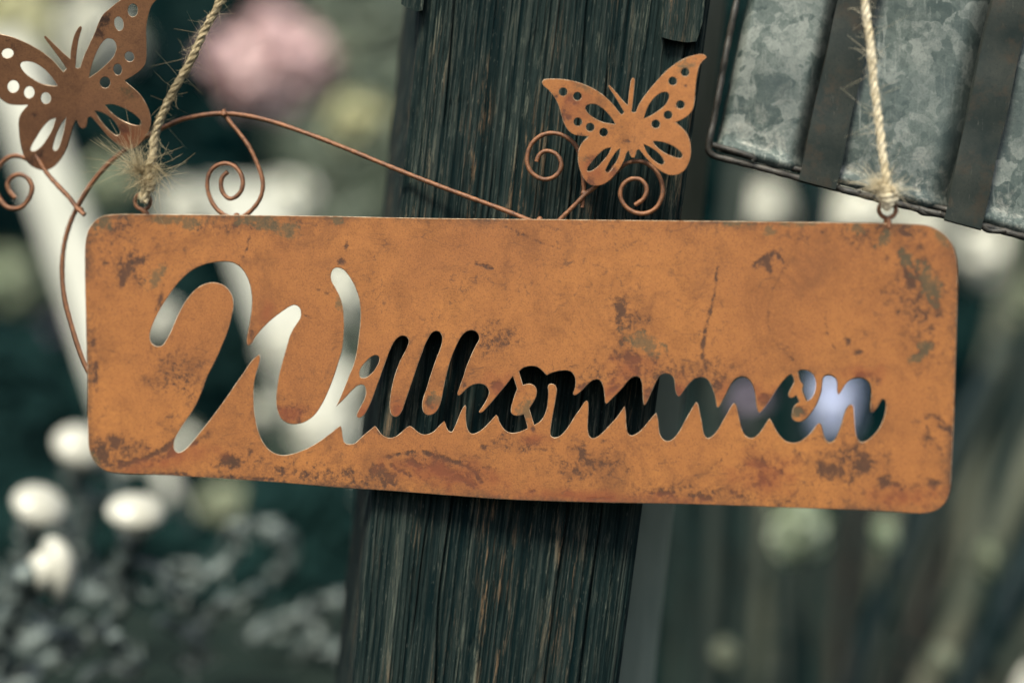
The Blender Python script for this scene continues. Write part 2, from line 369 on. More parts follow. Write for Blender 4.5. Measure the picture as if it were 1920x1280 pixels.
# ------------------------------------------------------------------ flat cut-out sheets (plate, butterflies)
def sheet(name, outer, holes, nfun, thick, bev, mats, parent, grid, maskfun=None, place=on_sign):
    "outer / holes: smooth closed loops in pixels; front face at nfun(u,v), bevelled rim, back face"
    loops = [outer] + holes
    def inset(lp, amt, is_outer):
        P = np.array(lp); nx = np.roll(P, -1, 0) - np.roll(P, 1, 0)
        ln = np.linalg.norm(nx, axis=1, keepdims=True); ln[ln == 0] = 1
        nx /= ln
        area = 0.5 * np.sum(P[:, 0] * np.roll(P[:, 1], -1) - np.roll(P[:, 0], -1) * P[:, 1])
        N = np.stack([-nx[:, 1], nx[:, 0]], 1) * (1 if area > 0 else -1)     # points inside the loop
        return P + N * (amt if is_outer else -amt)
    pts = []; edges = []; span = []
    for li, lp in enumerate(loops):
        Q = inset(lp, bev, li == 0)
        o = len(pts); pts += [Vector(q) for q in Q]
        edges += [(o + i, o + (i + 1) % len(Q)) for i in range(len(Q))]
        span.append((o, len(Q)))
    P = np.array(outer); x0, y0 = P.min(0); x1, y1 = P.max(0)
    allb = np.array([p[:] for p in pts])
    xs = np.arange(x0 + grid * .5, x1, grid); ys = np.arange(y0 + grid * .5, y1, grid)
    cell = {}
    for p in allb: cell.setdefault((int(p[0] // grid), int(p[1] // grid)), []).append(p)
    for iy, y in enumerate(ys):
        for x in xs:
            xx = x + (grid * .5 if iy % 2 else 0)
            cx, cy = int(xx // grid), int(y // grid)
            ok = True
            for a in (-1, 0, 1):
                for b in (-1, 0, 1):
                    for p in cell.get((cx + a, cy + b), ()):
                        if (p[0] - xx) ** 2 + (p[1] - y) ** 2 < (grid * .5) ** 2: ok = False
            if ok: pts.append(Vector((xx, y)))
    V2, E2, F2, ov, oe, of = delaunay_2d_cdt(pts, edges, [], 2, 1e-4)
    Vn = np.array([v[:] for v in V2]); Fa = np.array(F2); cen = Vn[Fa].mean(1)
    def inside(lp):
        P_ = np.array(lp); r_ = np.zeros(len(cen), bool)
        mn = P_.min(0) - 1; mx = P_.max(0) + 1
        sel = np.where(((cen > mn) & (cen < mx)).all(1))[0]; c_ = cen[sel]; in_ = np.zeros(len(sel), bool)
        for a_, b_ in zip(P_, np.roll(P_, -1, 0)):
            if a_[1] == b_[1]: continue
            cr_ = ((a_[1] > c_[:, 1]) != (b_[1] > c_[:, 1])) & (c_[:, 0] < (b_[0] - a_[0]) * (c_[:, 1] - a_[1]) / (b_[1] - a_[1]) + a_[0])
            in_ ^= cr_
        r_[sel] = in_; return r_
    rings = [[p[:] for p in pts[o:o + m]] for o, m in span]
    keep = inside(rings[0])
    for rg in rings[1:]: keep &= ~inside(rg)
    F2 = [f for f, k_ in zip(F2, keep) if k_]
    n0 = len(V2); idx = {}
    for i, src in enumerate(ov):
        for s_ in src: idx[s_] = i
    k = D / FPX
    verts = [place(v.x, v.y, nfun(v.x, v.y)) for v in V2]
    uv = [(v.x, v.y) for v in V2]
    verts += [place(v.x, v.y, nfun(v.x, v.y) - thick) for v in V2]; uv += uv[:n0]
    faces = []; mi = []
    for f in F2:
        a, b, c = (V2[i] for i in f)
        cr = (b.x - a.x) * (c.y - a.y) - (b.y - a.y) * (c.x - a.x)
        f = tuple(f) if cr < 0 else tuple(reversed(f))          # v runs downward: front faces the camera
        faces.append(f); mi.append(0)
        faces.append(tuple(n0 + i for i in reversed(f))); mi.append(0)
    for li, (lp, (o, m)) in enumerate(zip(loops, span)):
        b1 = len(verts)
        for q in lp:
            verts.append(place(q[0], q[1], nfun(q[0], q[1]) - bev * k)); uv.append(tuple(q))
        b2 = len(verts)
        for q in lp:
            verts.append(place(q[0], q[1], nfun(q[0], q[1]) - thick + bev * k)); uv.append(tuple(q))
        Pn = np.array(lp)
        area = 0.5 * np.sum(Pn[:, 0] * np.roll(Pn[:, 1], -1) - np.roll(Pn[:, 0], -1) * Pn[:, 1])
        for i in range(m):
            j = (i + 1) % m
            A = idx.get(o + i); B = idx.get(o + j)
            if A is None or B is None: continue
            quads = [(A, B, b1 + j, b1 + i), (b1 + i, b1 + j, b2 + j, b2 + i), (b2 + i, b2 + j, n0 + B, n0 + A)]
            flip = (area > 0) != (li == 0)
            for q in quads:
                faces.append(q if not flip else tuple(reversed(q))); mi.append(1)
    at_ = maskfun(np.array(uv)) if maskfun else {}
    ob = mesh_obj(name, verts, faces, mats, parent, True, mi, at_)
    bm = bmesh.new(); bm.from_mesh(ob.data); bmesh.ops.recalc_face_normals(bm, faces=bm.faces); bm.to_mesh(ob.data); bm.free()
    return sharp(ob, 25)

def conv(pts, ox, oy, s): return [(ox + p[0] / s, oy + p[1] / s, *p[2:]) for p in pts]
C3 = lambda p: conv(p, 260, 470, 3.2)
C4 = lambda p: conv(p, 620, 590, 4.5714)
C5 = lambda p: conv(p, 950, 650, 5.0526)
C6 = lambda p: conv(p, 1280, 670, 4.5714)
C2 = lambda p: conv(p, 970, 90, 3.879)
C1 = lambda p: conv(p, 0, 0, 3.048)

hole_a = C3([(105,572),(75,548),(68,500),(90,430),(130,350),(180,270),(240,190),(310,125),(380,88),(450,70),(520,65),(575,75),(625,115),(660,180),(678,260),(678,340),(668,420),(655,490),(648,540),(655,568),(675,560),(700,520),(740,470),(790,420),(840,380),(890,345),(930,326),(958,335),(972,360),(970,400),(945,440),(915,490),(895,550),(875,620),(858,680),(843,740),(832,810),(825,880),(828,940),(845,990),(870,1020),(910,1038),(960,1038),(1010,1020),(1060,980),(1100,920),(1130,860),(1155,800),(1180,730),(1205,650),(1222,590),(1230,520),(1233,450),(1230,380),(1222,320),(1205,270),(1180,220),(1158,180),(1155,140),(1168,112),(1190,102),(1225,112),(1260,150),(1295,210),(1320,280),(1330,350),(1330,420),(1322,500),(1310,590),(1290,680),(1262,750),(1230,830),(1205,890),(1183,935,1)]) \
 + C4([(80,755),(130,705),(180,650),(225,610),(260,598),(288,608),(300,640),(300,680),(285,730),(262,775),(240,815),(225,850),(222,872),(238,884),(262,878),(290,855),(320,805),(345,750),(365,700),(390,630),(420,550),(450,460),(480,380),(510,300),(540,240),(575,198),(615,180),(648,188),(668,215),(665,250),(645,300),(615,355),(590,405),(565,470),(545,530),(528,600),(515,670),(506,740),(505,800),(515,845),(540,872),(570,873),(600,845),(620,805),(640,745),(660,685),(690,600),(720,510),(750,420),(780,340),(805,270),(835,205),(865,160),(900,140),(935,150),(955,190),(952,240),(935,300),(910,360),(885,430),(865,490),(845,550),(825,620),(800,690),(785,750),(785,800),(800,840),(830,860),(860,858),(895,840),(925,800),(945,745),(960,680),(975,600),(990,530),(1010,450),(1035,370),(1065,295),(1095,230),(1130,175),(1165,145),(1205,133),(1245,145),(1270,180),(1270,215),(1245,260),(1215,320),(1185,390),(1160,450),(1140,520),(1118,580),(1100,630),(1087,670),(1090,690),(1105,692),(1130,670),(1165,635),(1200,610),(1240,595),(1290,592),(1325,605),(1350,635),(1357,670),(1345,705),(1320,755),(1290,800),(1270,830),(1275,840),(1300,835),(1330,805),(1375,755),(1430,690),(1480,630),(1525,575),(1562,525,1),(1598,632,1),(1580,680),(1560,740),(1545,800),(1548,840),(1575,862),(1610,865),(1658,852,1),(1688,970,1),(1640,993),(1590,1008),(1545,1010),(1500,990),(1470,955),(1445,910),(1432,870),(1420,856,1),(1400,875),(1360,920),(1310,970),(1260,1005),(1215,1018),(1190,1005),(1172,970),(1162,910),(1160,840),(1162,790),(1155,772,1),(1140,785),(1115,830),(1095,880),(1075,930),(1055,975),(1040,1000),(1015,995),(995,965),(985,930),(975,910,1),(955,925),(920,960),(880,1000),(830,1022),(785,1022),(745,1000),(710,970),(690,955),(675,952,1),(650,965),(600,1010),(550,1045),(500,1053),(460,1040),(430,1015),(405,980),(390,960),(375,952,1),(350,975),(300,1015),(250,1060),(210,1098),(180,1107),(140,1105),(115,1085),(103,1040),(98,990),(90,960),(82,950,1)]) \
 + C3([(1190,1062),(1150,1095),(1080,1145),(1010,1185),(930,1215),(860,1225),(800,1205),(755,1160),(725,1100),(705,1030),(693,950),(690,870),(693,800),(705,740),(720,690),(730,640),(725,622,1),(705,635),(670,670),(630,730),(580,800),(540,860),(490,930),(430,1010),(370,1085),(310,1160),(265,1200),(235,1208),(213,1185),(218,1130),(250,1070),(290,1010),(330,950),(360,890),(385,830),(410,760),(440,700),(470,640),(500,570),(525,510),(545,450),(560,390),(570,330),(565,280),(545,240),(515,210),(480,195),(440,190),(395,200),(350,225),(310,265),(270,320),(240,375),(215,430),(190,490),(165,535),(140,568)])
hole_dot = C4([(262,538),(248,515),(250,480),(270,440),(300,405),(335,370),(370,350),(400,348),(416,370),(412,405),(395,440),(370,480),(340,510),(305,535)])
hole_b = C5([(118,235,1),(150,205),(190,188),(240,183),(290,192),(330,220),(360,250),(380,270,1),(420,250),(470,235),(530,225),(580,226),(620,245),(645,285),(652,330),(648,380),(635,420),(628,445),(638,460),(665,452),(700,425),(740,385),(785,340),(825,315),(860,308),(890,325),(912,370),(922,420),(928,480),(932,525),(943,540),(970,520),(1010,480),(1060,430),(1110,375),(1150,325),(1190,290),(1230,280),(1262,295),(1280,340),(1285,400),(1288,460),(1293,520),(1303,555),(1320,540),(1350,480),(1380,410),(1410,345),(1445,285),(1480,258),(1525,255),(1565,275),(1585,310),(1592,360),(1597,410),(1610,450),(1632,473),(1655,450),(1690,400),(1730,350),(1780,305)]) \
 + C6([(155,170),(190,175),(225,205),(250,255),(270,310),(282,360),(288,405),(298,430),(315,420),(340,375),(375,305),(410,235),(450,185),(490,165),(530,165),(570,190),(600,235),(617,290),(625,350),(630,400),(640,445),(655,475),(675,462),(710,420),(750,365),(790,300),(830,240),(870,190),(905,155),(930,142,1),(948,170),(955,205),(940,240),(918,280),(905,315),(915,342),(940,345),(975,325,1),(1000,380,1),(965,405),(945,440),(935,490),(940,525),(965,545),(1000,552),(1035,540),(1075,505),(1110,460),(1140,415),(1165,360),(1185,300),(1195,240),(1200,185),(1215,158),(1245,148),(1285,158),(1315,185),(1325,230),(1325,285),(1335,320,1),(1355,300),(1385,250),(1420,205),(1460,180),(1510,172),(1555,180),(1590,205),(1612,250),(1617,310),(1612,370),(1606,430),(1612,468),(1630,470),(1660,440),(1690,390),(1715,355),(1735,370),(1742,410),(1735,470),(1715,540),(1680,610),(1630,670),(1580,710),(1540,725),(1510,712),(1490,670),(1480,610),(1475,540),(1470,470),(1465,420),(1450,402),(1425,410),(1400,445),(1380,500),(1360,570),(1335,640),(1305,700),(1270,725),(1240,718),(1215,680),(1200,630),(1188,580),(1170,560,1),(1145,580),(1110,630),(1060,680),(1000,720),(940,730),(880,712),(835,670),(800,620),(775,570),(755,535),(742,522,1),(725,545),(690,600),(650,655),(610,685),(570,687),(540,670),(515,630),(498,580),(485,520),(472,460),(458,405),(440,390),(415,420),(380,480),(340,550),(300,620),(250,675),(215,690),(190,670),(175,620),(165,550),(150,480),(135,410),(118,382),(95,410),(60,470),(20,540)]) \
 + C5([(1667,742),(1640,790),(1600,845),(1555,885),(1510,890),(1475,865),(1450,815),(1440,740),(1432,670),(1418,624,1),(1390,650),(1340,710),(1290,770),(1240,815),(1190,838),(1160,830),(1140,790),(1132,710),(1128,620),(1118,560,1),(1090,600),(1040,670),(980,735),(920,800),(860,850),(815,865),(785,845),(770,790),(770,700),(775,610),(772,525),(758,508),(735,525),(700,580),(650,650),(600,730),(550,800),(500,845),(450,858),(420,840),(415,800),(425,720),(440,630),(455,550),(468,470),(475,400),(462,365),(435,350),(405,352),(390,375),(395,420),(390,500),(380,580),(350,660),(310,710),(262,740,1),(215,585,1),(240,545),(270,495),(285,440),(282,395),(260,365),(225,350),(185,352),(155,362,1)])
hole_c = C6([(988,125,1),(1005,108),(1040,105),(1085,118),(1120,150),(1138,200),(1138,260),(1122,315),(1095,355),(1062,372,1),(1040,320),(1025,275),(1033,232),(1010,205),(998,165)])
plate_outer = [(214,402),(300,402),(420,403),(600,405),(800,409),(1000,411),(1200,413),(1400,415),(1560,417),(1710,420),(1745,425),(1771,440),(1788,464),(1795,500),(1794,600),(1791,700),(1788,800),(1784,880),(1782,915),(1774,939),(1758,955),(1730,962),(1660,958),(1500,952),(1300,945),(1100,941),(950,936),(850,929),(720,919),(640,914),(520,904),(400,896),(300,890),(215,886),(194,880),(178,866),(168,846),(165,815),(164,700),(161,600),(159,500),(160,455),(167,428),(186,408)]

# ------------------------------------------------------------------ the sign
sign = empty('welcome_sign', on_sign(960, 940, 0), 'rusty orange metal plate sign with cut-out script word Willkommen and two butterflies', 'sign')
def blob(UV, u, v, ru, rv, rot=0):
    c, s = math.cos(R(rot)), math.sin(R(rot))
    du, dv = UV[:, 0] - u, UV[:, 1] - v
    a = (du * c + dv * s) / (ru * 1.2); b = (-du * s + dv * c) / (rv * 1.2)
    wv_ = (vnoise(UV[:, 0] / 14, UV[:, 1] / 14, 31) - .5) * 0.7
    return np.clip(1.15 + wv_ - np.sqrt(a * a + b * b), 0, 1)
STAINS = [(240,505,10,30,20),(262,492,18,7,-15),(228,530,6,10,0),(257,525,5,5,0),(330,845,70,9,-27),(232,868,16,10,0),(190,845,14,26,-30),(430,865,36,14,10),(220,830,24,20,0),
 (640,490,9,9,0),(388,522,6,6,0),(472,625,7,14,10),(1440,487,8,18,10),(1432,495,20,6,-25),(1458,478,12,4,60),(1162,580,17,30,10),(1168,640,12,14,0),(1180,672,36,22,20),(1195,690,14,20,-20),
 (1108,535,3,3,0),(905,497,16,4,10),(838,884,46,16,18),(780,870,30,8,25),(760,850,18,4,-20),(725,888,26,10,20),(700,880,12,16,0),(880,905,24,8,20),(650,912,40,4,4),(480,897,60,5,4),(320,888,50,4,3),
 (905,838,12,5,-10),(1000,920,9,5,0),(1430,897,11,13,0),(1465,884,9,9,0),(1425,868,14,10,40),(1560,880,36,18,0),(1620,868,24,20,0),(1600,840,14,9,0),(1475,940,6,5,0),(1735,820,14,16,0),(1765,800,18,5,40),
 (1750,905,14,12,0),(1660,905,22,16,0),(1590,640,6,8,0),(1610,660,9,5,-10),(1630,770,8,12,0),(1705,520,10,40,-25),(1730,660,14,10,-30),(1690,480,14,8,45),(1755,560,10,40,-10),(560,792,10,8,0),(500,785,6,4,0),(530,880,12,6,0),(470,850,7,9,0),
 (1345,725,12,16,30),(1435,748,13,12,-30),(1498,770,17,12,-25),(1620,705,26,6,10),(1635,715,7,9,0),(1270,740,11,18,20),(1215,735,10,20,25),(1150,730,20,9,-35),(1100,718,22,8,-20),(930,722,13,14,10),(870,722,6,8,20),(743,768,7,8,0),(805,755,11,16,10),(1000,805,8,9,0),(920,760,6,12,30),
 (1320,640,4,50,8),(1090,850,8,12,0),(1125,870,5,8,0),(1700,440,22,6,20),(1240,925,30,5,3),(1310,930,30,5,3),(1130,935,30,4,2),(180,700,6,40,0),(175,640,5,20,0),(300,560,6,30,20),(650,460,5,10,10),(980,440,30,3,25),(600,545,20,2,20),(690,795,6,6,0)]
PATINA = [(500,425,30,16,0),(535,430,28,18,0),(480,412,50,10,0),(352,422,16,12,0),(330,412,70,9,0),(630,412,16,9,20),(1440,432,14,12,0),(1605,430,18,14,0),(1660,450,14,18,40),(1700,485,14,30,-35),(1745,540,18,40,-25),(1735,650,14,12,0),(1720,670,24,8,-20),(645,550,10,36,10),(290,520,12,30,30),(1500,420,40,6,0),(195,420,26,16,-40),(1765,440,14,20,-40),(172,860,10,26,-30),(815,750,13,16,0),(1490,775,17,12,-20),(1380,420,30,6,0),(1200,640,40,20,20),(990,770,20,24,0)]
REDS = [(1150,735,60,20,0),(1270,735,60,26,0),(1390,740,60,22,0),(930,725,40,24,0),(745,770,12,20,0),(770,780,16,20,0),(540,775,40,18,0),(1000,820,30,14,0),(1430,890,60,40,0),(850,890,120,26,8),(1620,700,40,16,0),(500,590,14,20,0),(680,775,10,16,20),(330,860,90,20,-10),(1700,930,70,20,0),(1100,930,200,12,2),(820,770,20,18,0),(1180,690,40,30,0)]
SOFT = [(840,882,120,36,8),(1590,860,95,52,0),(225,850,70,38,-15),(430,862,80,22,5),(1175,630,46,80,8),(1725,570,60,150,-12),(540,770,60,30,0),(1110,870,90,50,0),(1430,880,60,44,0),(1700,920,80,30,0),(240,500,50,60,0),(600,890,160,22,5),(980,830,60,30,0),(1300,925,200,18,2),(480,425,150,22,0),(210,430,60,40,0),(1240,700,200,40,0),(930,640,50,40,0),(1640,440,120,30,0),(330,700,60,60,0)]
STROKES = [(5,1.1,[(1413,497),(1432,485),(1450,474)]),(7,1.2,[(1436,482),(1438,495),(1444,507)]),(4,1.0,[(1450,474),(1462,482),(1470,494)]),(6,1.1,[(228,535),(230,512),(242,496),(268,487)]),(4,.8,[(1345,500),(1338,560),(1322,620),(1318,660),(1324,694)]),(3.5,.55,[(1490,480),(1455,530),(1440,600),(1452,640),(1490,675)]),(3.5,.5,[(1548,580),(1552,630),(1575,665)]),(5,.8,[(1735,782),(1750,778),(1772,795),(1786,815)]),(4,.7,[(1738,800),(1755,830),(1768,855)]),(7,1.1,[(225,872),(262,862),(300,846),(332,824)]),(5,.9,[(172,840),(185,858),(206,872)]),(5,1.0,[(795,848),(840,862),(880,876),(905,905)]),(4,.9,[(722,858),(750,850),(775,846)]),(5,1.0,[(700,880),(712,893),(722,910)]),(5,1.0,[(716,872),(722,890),(735,906)]),(5,1.0,[(735,872),(755,884),(768,892)]),(3.2,.7,[(968,438),(1000,450),(1048,466)]),(3.2,.6,[(560,588),(600,600)]),(5,1.0,[(1418,862),(1428,872)]),(5,1.0,[(1428,860),(1440,876)]),(5,1.0,[(1436,890),(1444,908)]),(3.4,.6,[(470,430),(462,470),(448,500)]),(3.2,.5,[(1260,930),(1330,880),(1370,845)]),(3.2,.6,[(1120,495),(1140,505)]),(4,.8,[(892,492),(905,498),(922,502)]),(7,.9,[(1690,470),(1715,505),(1735,545),(1760,590)]),(6,.9,[(1712,670),(1728,660),(1742,645)]),(5,.8,[(1620,706),(1640,702),(1646,716)]),(4,.7,[(690,800),(715,812),(740,815)])]
def plate_mask(UV):
    st = np.zeros(len(UV)); pa = st.copy(); rd = st.copy()
    for b in STAINS: st = np.maximum(st, blob(UV, *b))
    for b in SOFT: st = np.maximum(st, 0.52 * blob(UV, *b))
    for wd, val, ln in STROKES:
        P_ = np.array(catmull(ln, False, 3))
        bb = (UV > P_.min(0) - 20).all(1) & (UV < P_.max(0) + 20).all(1); q = UV[bb]
        if len(q): st[bb] = np.maximum(st[bb], val * np.clip(1.25 - np.sqrt(((q[:, None] - P_[None]) ** 2).sum(2).min(1)) / wd, 0, 1))
    for b in PATINA: pa = np.maximum(pa, blob(UV, *b))
    for b in REDS: rd = np.maximum(rd, blob(UV, *b))
    def near(loops_, UVv):
        B = np.array([p for l in loops_ for p in l]); d = np.empty(len(UVv))
        for i in range(0, len(UVv), 2000):
            q = UVv[i:i+2000]; d[i:i+2000] = np.sqrt(((q[:, None] - B[None]) ** 2).sum(2).min(1))
        return d
    do = near([catmull(plate_outer, True, 14)], UV); dh = near([catmull(h, True, 14) for h in (hole_a, hole_b, hole_c)], UV)
    patch = 0.35 + 0.9 * vnoise(UV[:, 0] / 70, UV[:, 1] / 70, 21)
    gm = np.clip((np.exp(-do / 20) * 1.0 + np.exp(-dh / 10) * 0.75) * patch, 0, 1)
    return {'stain': st, 'patina': pa, 'red': rd, 'grime': gm}
def plate_n(u, v):   # the sheet is not quite flat
    return 0.0009 * math.sin((u - 200) / 420.0) * math.cos((v - 660) / 300.0) + 0.0006 * math.exp(-((u - 640) ** 2 + (v - 930) ** 2) / 30000.0)
sheet('plate', catmull(plate_outer, True, 7), [catmull(h, True, 3.5) for h in (hole_a, hole_dot, hole_b, hole_c)],
      plate_n, 0.0014, 1.0, [M['rust'], M['edge']], sign, 5.2, plate_mask)

# butterflies
bf_outer = [(178,250),(190,232),(225,225),(290,225),(360,232),(440,250),(520,280),(590,318),(650,365),(700,415),(735,460),(757,487,1),(778,470,1),(745,415),(700,340),(660,278),(668,270),(720,325),(770,385),(803,418,1),(808,360),(818,280),(830,225),(845,215),(855,230),(850,300),(842,380),(835,440),(832,464),(845,470),(862,465,1),(880,420),(910,370),(955,310),(1010,245),(1070,180),(1130,130),(1200,85),(1270,58),(1330,45),(1360,50),(1378,70),(1350,95),(1325,130),(1312,180),(1300,250),(1293,330),(1288,400),(1275,450),(1245,490),(1200,520),(1150,542,1),(1185,570),(1225,610),(1250,660),(1262,720),(1262,780),(1245,840),(1215,890),(1170,920),(1110,925),(1050,900),(990,855),(940,805),(900,755),(885,738),(870,745),(862,775),(850,800),(832,798),(818,775),(808,748),(795,765),(780,810),(755,860),(720,910),(680,955),(630,990),(580,1003),(530,995),(490,960),(462,905),(445,850),(440,790),(450,730),(475,685),(520,642,1),(460,640),(410,630),(370,600),(340,550),(320,490),(300,420),(270,360),(230,310),(190,275)]
def ring(cx, cy, r, n=12): return [(cx + r * math.cos(2*math.pi*i/n), cy + r * math.sin(2*math.pi*i/n)) for i in range(n)]
bf_holes = [ring(x, y, 31) for x, y in [(333,320),(437,352),(440,538),(530,577),(628,614),(1220,177),(1130,242),(1186,413),(1096,488),(1007,554)]] + [
 [(495,440),(505,418),(540,408),(580,415),(625,445),(665,485),(695,525),(712,555,1),(660,548),(610,535),(560,510),(515,475)],
 [(920,515,1),(935,465),(960,410),(1000,360),(1045,328),(1085,322),(1103,340),(1098,375),(1070,420),(1020,460),(970,492)],
 [(683,725,1),(640,735),(590,775),(545,825),(512,870),(508,893),(530,897),(570,875),(620,825),(660,775)],
 [(748,730,1),(720,755),(685,805),(655,860),(640,895),(655,908),(680,890),(715,835),(740,780)],
 [(918,700,1),(935,745),(965,790),(1010,830),(1050,850),(1068,835),(1055,800),(1020,760),(970,725)],
 [(985,680,1),(1010,715),(1060,755),(1120,785),(1180,802),(1200,790),(1195,765),(1150,725),(1090,695),(1030,680)]]
def bf_mask_r(UV):
    st = np.zeros(len(UV))
    for b in [(1075,190,18,10,40),(1062,215,20,14,60),(1045,180,14,8,20),(1102,345,24,12,-20),(1175,265,8,3,0),(1105,300,10,10,0),(1285,162,5,6,0),(1110,335,10,8,0),(1150,320,8,10,0),(1090,255,8,5,0),(1270,200,5,4,0)]: st = np.maximum(st, blob(UV, *b) * 0.8)
    pa = np.maximum(blob(UV, 1095, 298, 16, 8, 10), np.maximum(blob(UV, 1290, 122, 26, 12, -20), blob(UV, 1100, 165, 26, 10, 15)))
    return {'stain': st, 'patina': pa * 0.7, 'red': np.maximum(blob(UV, 1110, 325, 40, 30), blob(UV, 1075, 200, 40, 34))}
def bf_n_r(u, v):
    d = (u - 1185) * 0.99 + (v - 240) * 0.1
    tip = max(0.0, (u - v * 0.55) - 1236) 
    return 0.0006 + 0.000022 * abs(d) ** 1.05 - 0.0000016 * tip ** 2 - 0.00008 * tip
butterfly_r = sheet('butterfly', catmull(C2(bf_outer), True, 4), [catmull(C2(h), True, 3.5) for h in bf_holes],
      bf_n_r, 0.0010, 0.8, [M['rust'], M['edge']], sign, 7.0, bf_mask_r)
butterfly_r['label'] = 'bright orange butterfly in front of the wooden post'
# the second butterfly is the same cut seen turned: warp the outline through matching points
SRC = np.array([(920,515),(712,555),(1007,554),(1096,488),(1186,413),(1130,242),(1220,177),(437,352),(440,538),(530,577),(628,614),(1150,542),(520,642),(840,800),(495,440),(540,408),(1085,322),(1103,340),(683,725),(510,893),(748,730),(650,908),(918,700),(1060,850),(985,680),(1195,795),(666,272),(843,215),(757,487),(840,470),(1293,330),(1288,400),(1245,490),(1262,750),(1215,890),(1110,925),(580,1003),(440,790),(530,995),(780,810),(440,250),(590,318),(410,630),(1010,245),(1130,130),(1312,180),(333,320),(1200,85)], float)
DST = np.array([(508,445),(328,493),(602,472),(675,396),(738,323),(680,138),(757,57),(42,306),(78,496),(168,528),(262,562),(712,462),(160,600),(478,732),(118,380),(150,352),(645,228),(664,255),(318,675),(178,860),(377,670),(312,862),(540,632),(680,775),(600,600),(803,712),(255,205),(460,150),(362,412),(440,392),(838,250),(838,330),(800,405),(862,680),(815,805),(735,852),(250,975),(108,740),(190,955),(400,780),(70,212),(215,280),(50,595),(580,95),(690,0),(848,90),(-65,275),(765,-48)], float)
def tps(src, dst, lam=1.0):
    n_ = len(src); r = np.linalg.norm(src[:, None] - src[None], axis=2) / 500
    K = np.where(r > 0, r * r * np.log(np.maximum(r, 1e-9)), 0) + np.eye(n_) * lam * 1e-3
    Pm = np.hstack([np.ones((n_, 1)), src / 500]); A = np.zeros((n_ + 3, n_ + 3))
    A[:n_, :n_] = K; A[:n_, n_:] = Pm; A[n_:, :n_] = Pm.T
    return np.linalg.solve(A, np.vstack([dst, np.zeros((3, 2))]))
TW = tps(SRC, DST)
def warp(p):
    q = np.array(p[:2], float); r = np.linalg.norm(SRC - q, axis=1) / 500
    K = np.where(r > 0, r * r * np.log(np.maximum(r, 1e-9)), 0)
    x = np.concatenate([K, [1], q / 500]) @ TW
    return (x[0], x[1], *p[2:])
def bf_mask_l(UV):
    st = np.zeros(len(UV))
    for b in [(190,35,16,14,0),(185,65,18,12,30),(65,215,9,7,0),(60,305,20,9,40),(95,70,10,6,0),(230,245,14,10,0),(75,290,9,12,0)]: st = np.maximum(st, blob(UV, *b))
    return {'stain': st, 'patina': blob(UV, 240, 170, 16, 12), 'red': blob(UV, 240, 260, 40, 20) * 0.8}
def bf_n_l(u, v):
    return 0.0016 + 0.000075 * (250 - v) + 0.00002 * abs(u - 150)
butterfly_l = sheet('butterfly', catmull(C1([warp(p) for p in bf_outer]), True, 4), [catmull(C1([warp(p) for p in h]), True, 3.5) for h in bf_holes],
      bf_n_l, 0.0010, 0.8, [M['rust_brown_shaded'], M['edge']], sign, 8.0, bf_mask_l)
butterfly_l['label'] = 'browner butterfly with shade in its colour at the upper left corner'

# wires
WR = 0.00078
def wire(name, pts, nn, parent, r=WR, mat='wire', wob=0.0):
    P = catmull(pts, False, 5)
    V = [on_sign(p[0], p[1], nn(i / (len(P) - 1)) if callable(nn) else nn) for i, p in enumerate(P)]
    return tube(name, V, [r * (1 + 0.05 * math.sin(i * 1.7) + 0.04 * math.sin(i * .43 + 1)) for i in range(len(V))], M[mat], parent, 10)
arc = wire('wire_arch', [(178,715),(163,690),(149,655),(135,610),(122,560),(117,510),(120,462),(131,420),(149,380),(171,345),(196,315),(226,288),(262,264),(310,238),(350,222),(420,213),(490,223),(560,245),(640,275),(720,308),(800,340),(880,370),(940,392),(1005,418)],
     lambda t: -0.0022 - 0.002 * math.sin(math.pi * t), sign, 0.00085)
CZ = lambda p: conv(p, 380, 0, 3.0475)
wire('wire_scroll', CZ([(118,628),(140,675),(200,750),(260,830),(305,920),(335,1000),(345,1060),(330,1130),(290,1190),(240,1232),(185,1246),(120,1225),(70,1180),(35,1110),(27,1040),(45,980),(85,945),(135,935),(180,950),(215,990),(230,1040),(220,1090),(190,1125),(150,1135),(115,1100),(105,1050),(115,1010),(143,985)]), lambda t: -0.0040 + 0.0016 * t, sign)
wire('wire_scroll', C2([(140,828),(155,785),(195,752),(240,752),(285,775),(315,820),(318,870),(290,920),(240,950),(190,955),(130,930),(85,880),(70,820),(80,750),(110,690),(170,640),(240,620),(310,628),(380,665),(430,720),(460,800),(475,900),(485,1010),(483,1060),(475,1110),(471,1160)]), -0.0024, sign)
wire('wire_scroll', C2([(660,960),(740,880),(790,842),(850,825),(920,830),(985,870),(1030,930),(1055,1000),(1055,1070),(1020,1150),(960,1195),(890,1205),(820,1180),(770,1130),(748,1070),(760,1010),(800,965),(850,950),(900,960),(935,1000),(940,1050),(915,1100),(855,1142)]), -0.0024, sign)
wire('wire_stem', C2([(285,1275),(330,1228),(380,1180),(440,1120),(500,1060),(560,1015),(640,940),(720,850)]), lambda t: -0.0012 + 0.0002 * t, sign)
wire('wire_scroll', C1([(210,935),(130,898),(80,890),(30,912),(-12,965),(-28,1040),(-18,1105),(30,1176),(80,1193),(130,1180),(170,1130),(185,1070),(162,1020),(120,997),(75,1008),(45,1045),(52,1088),(88,1132)]), -0.0022, sign, 0.00085)
wire('wire_stem', C1([(200,880),(265,985),(330,1060),(400,1135),(440,1190),(482,1228)]), -0.0006, sign, 0.00085)
